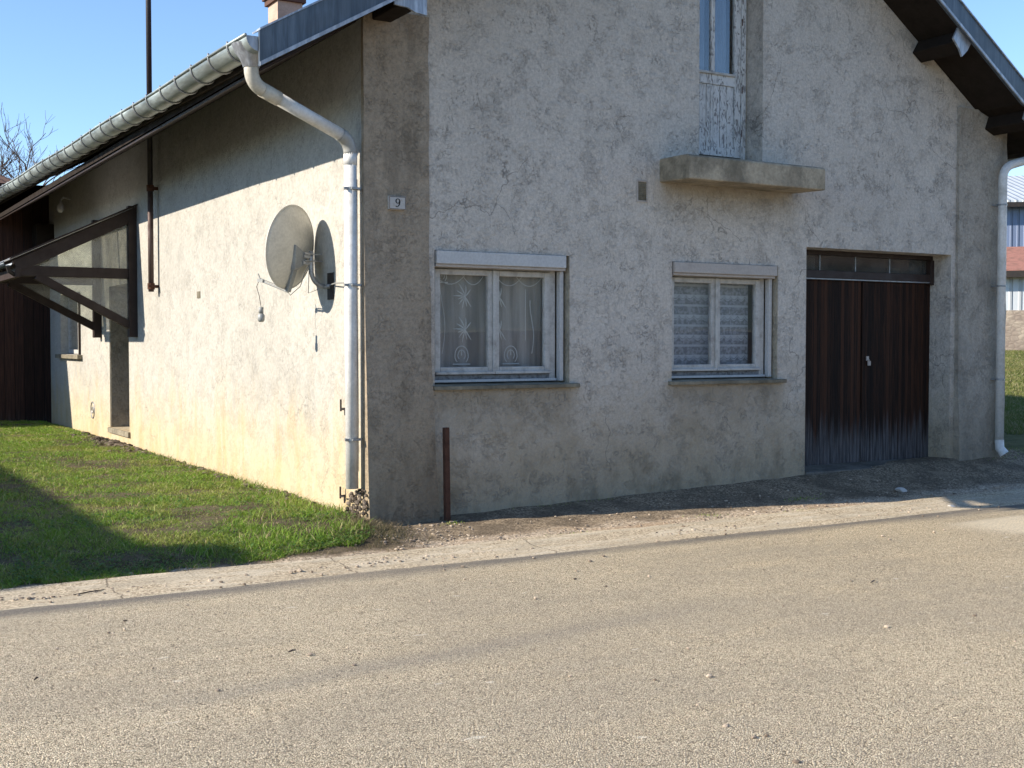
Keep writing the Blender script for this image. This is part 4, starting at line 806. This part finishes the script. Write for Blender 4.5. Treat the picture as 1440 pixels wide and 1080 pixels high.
# lawn right of the house, seen past the corner
n_ = 150000; t = rng.random(n_)**.8; dd = 18+30*t; az_ = R(90-52.6)+rng.normal(0, .045, n_); 
d0 = Vector((F+R2*((1426-720)/1712.4))); aa = math.atan2(d0.x, d0.y)+rng.uniform(-.07, .07, n_); X0 = -4.274+dd*np.sin(aa); Y0 = -9.54+dd*np.cos(aa); k = (X0 > 8.35) & (Y0 > .2)
X0, Y0, dd = X0[k], Y0[k], dd[k]
blades('far_grass', X0, Y0, rng.uniform(.03, .09, len(X0))*(1+dd*.01), rng.uniform(.008, .018, len(X0)), rng.uniform(.3, 1.2, len(X0)), mt['grass2'], 'rough grass slope right of the house', 0)

# ------------------------------------------------------------ timber barn behind the left end
bn = empty('timber_barn', (-3, 14.3, 0), 'dark brown vertical boarded timber barn adjoining the far end of the side wall', 'barn')
MB().box(-6, -.051, YB-.02, YB+.1, -.2, 4.5).build('board_wall', mt['barnwood'], bn)
MB().box(-6, -5.9, YB+.101, 24, -.2, 4.5).build('board_wall', mt['barnwood'], bn)
MB().box(-.35, -.052, YB-.50, YB-.021, 3.3, 3.75).build('eave_box', mt['soffit'], bn)
rm = MB(); 
V = []; Fc = []; nx_ = 90; rows = 14
for i in range(rows+1):
    for j in range(nx_+1):
        x_ = -6.4+9*j/nx_; V.append((x_-2.9, 13.95+i*.27, 4.36+i*.05+.02*abs(math.sin(j*math.pi/2.2))-(.02 if i % 2 else 0)))
for i in range(rows):
    for j in range(nx_): Fc.append((i*(nx_+1)+j, i*(nx_+1)+j+1, (i+1)*(nx_+1)+j+1, (i+1)*(nx_+1)+j))
rm.add(V, Fc).build('tiled_roof', mt['tile'], bn)

# ------------------------------------------------------------ bare tree behind
def tree(x, y, h, seed, label):
    t_ = empty('bare_tree', (x, y, 0), label, 'tree'); rg = random.Random(seed); tr = MB(); cr = MB()
    def grow(p, d, L, r, lvl):
        q = p; pts = [tuple(p)]
        for i in range(4): d = (d+Vector((rg.uniform(-.18, .18), rg.uniform(-.18, .18), rg.uniform(-.06, .14)))).normalized(); q = q+d*L/4; pts.append(tuple(q))
        (tr if lvl == 0 else cr).tube(pts, [r, r*.92, r*.84, r*.75, r*.65], 7 if lvl < 2 else 4, False)
        if lvl < 7:
            for k in range(4 if lvl < 2 else rg.choice((2, 3, 3))):
                nd = (d+Vector((rg.uniform(-.9, .9), rg.uniform(-.9, .9), rg.uniform(-.25, .7)))).normalized(); s0 = Vector(pts[rg.choice((2, 3, 4))]); grow(s0, nd, L*rg.uniform(.6, .82), max(r*.58, .006), lvl+1)
    grow(Vector((x, y, 0)), Vector((0, 0, 1)), h*.30, h*.022, 0)
    bk_ = plain('bare bark', (.14, .10, .08), .9, 0, .3, 3, .1); tr.build('trunk', bk_, t_, 0, True); cr.build('crown', bk_, t_, 0, True)
tree(-1.1, 28, 9.6, 9, 'bare leafless tree behind the barn roof at the left edge')

# ------------------------------------------------------------ buildings far right
def dirp(px, dist, z=0):
    d = F+R2*((px-720)/1712.4); d = Vector((d.x, d.y, 0)).normalized(); return Vector((-4.274, -9.54, 0))+d*dist
c0 = dirp(1426, 50); gz = float(height(c0.x, c0.y))
def corr(name, col, pitch=.2):
    n = N(name); x, y, z = n.xyz(); fr = n.math('FRACT', n.math('MULTIPLY', n.math('SUBTRACT', x, n.math('MULTIPLY', y, .75)), 1/pitch)); g = n.math('MULTIPLY', n.ramp(fr, 0, .15), n.ramp(fr, .5, .35)); c = n.mix(n.ramp(n.noise((2, 2, .3), 4), .4, .7, 0, .4), col, [v*.65 for v in col]); c = n.mix(n.math('MULTIPLY', g, .45), c, [v*.4 for v in col])
    return n.done(c, .5, n.bump(g, .8, .05), .2, .4)
mt['bluecorr'] = corr('blue grey corrugated metal', (.20, .25, .37), .38); mt['whitecorr'] = corr('white corrugated sheet', (.60, .64, .66), .42)
n = N('rough stone masonry'); vv = n.vor((4.2, 4.2, 7), 'DISTANCE_TO_EDGE'); c = n.mix(n.ramp(n.noise(1.5, 5, .7), .35, .65), (.40, .34, .27), (.27, .22, .18)); c = n.mix(n.ramp(vv, .0, .12, .3, 0), c, (.15, .12, .10)); mt['masonry'] = n.done(c, .95, n.bump(vv, .5, .05), 0, .1)
import mathutils
ang = math.atan2(-.72, .69)   # long side roughly across the view
def local(o, base, a): o.location = base; o.rotation_euler.z = a
def farbuild(mk, base, a, label, cat, name):
    root = bpy.data.objects.new(name, None); C.objects.link(root); tag(root, label, cat); root.location = base; root.rotation_euler.z = a
    for nm, mb, m in mk:
        o = link(nm, mb.mesh(nm), m); o.parent = root
    return root
zf = lambda py, dist: 1.6+(482.2-py)/1712.4*dist*.92
D1 = 62; b1 = dirp(1426, D1)
e_, t_ = zf(289, D1), zf(270, D1)
farbuild([('metal_wall', MB().box(-14, 14, 0, .2, 0, e_), mt['bluecorr']), ('metal_wall', MB().box(-14, -13.8, .201, 16, 0, e_), mt['bluecorr']), ('sheet_roof', MB().prism([(-.6, e_-.05), (8, e_+2.2), (8, e_+2.45), (-.6, e_+.2)], 'x', -14.5, 14.5), mt['whitecorr']), ('roof_edge', MB().box(-14.5, 14.5, -.68, -.61, e_-.12, e_+.1), mt['dark'])], b1, ang+R(8), 'tall blue grey corrugated metal barn far behind the right corner', 'barn', 'metal_barn')
D2 = 50; b2 = dirp(1426, D2); w0, w1, w2, w3 = zf(436, D2), zf(385, D2), zf(368, D2), zf(348, D2)
farbuild([('masonry_base', MB().box(-9, 9, -.05, .2, 0, w0), mt['masonry']), ('sheet_wall', MB().box(-9, 9, 0, .2, w0+.001, w1), mt['whitecorr']), ('tiled_roof', MB().prism([(-.5, w1-.05), (5, w1+1.25), (5, w1+1.40), (-.5, w1+.12)], 'x', -9.4, 9.4), mt['red']), ('eave_board', MB().box(-9.4, 9.4, -.56, -.501, w1-.14, w1+.1), mt['dark'])], b2, ang, 'low shed with red tiled roof and white sheet wall in front of the metal barn', 'shed', 'low_shed')
D3 = 44; b3 = dirp(1426, D3); 
farbuild([('masonry_wall', MB().box(-12, 12, 0, .35, 0, zf(452, D3)), mt['masonry'])], b3, ang, 'low rough stone wall at the top of the grass slope', 'wall', 'stone_wall')

# ------------------------------------------------------------ neighbours outside the frame: they cast the lawn shadow and show in the window glass
nb = empty('neighbour_house', (-13, 5, 0), 'rendered neighbour house to the left, outside the photo', 'house')
ex, eh = -10.5, (10.5-2.12)/K+.16
MB().box(-19, ex, .70, 9.5, -.1, eh-.05).build('wall', mt['side'], nb)
MB().prism([(-19.3, eh-.1), (ex, eh-.1), (ex, eh), (-15, eh+.8), (-19.3, eh)], 'y', .58, 9.7).build('roof', mt['tile'], nb)
MB().prism([(.68, eh), (1.30, eh), (1.26, eh+.28), (1.0, eh+.33), (.68, eh+.26)], 'x', ex-.7, ex-.03).build('chimney', mt['chim'], nb)  # unseen roof block, shaped to cast the finger of the lawn shadow
op = empty('opposite_house', (22, -30, 0), 'cream house across the road, outside the photo', 'house')
mt['darkwall'] = plain('dark old render', (.10, .10, .105), .9, 0, .3, 3, .1); mt['cream'] = plain('cream render', (.62, .54, .40), .9, 0, .2, 2, .1)
MB().box(6, 40, -34, -26, -.1, 4.8).build('wall', mt['cream'], op); MB().prism([(-35, 4.7), (-25, 4.7), (-30, 7.6)], 'x', 5.4, 40.6).build('roof', mt['tile'], op)
hd = MB().box(-30, 60, -20.4, -20, -.1, 1.95).build('boundary_wall', mt['darkwall'])
tag(hd, 'low grey boundary wall across the road, outside the photo', 'wall')
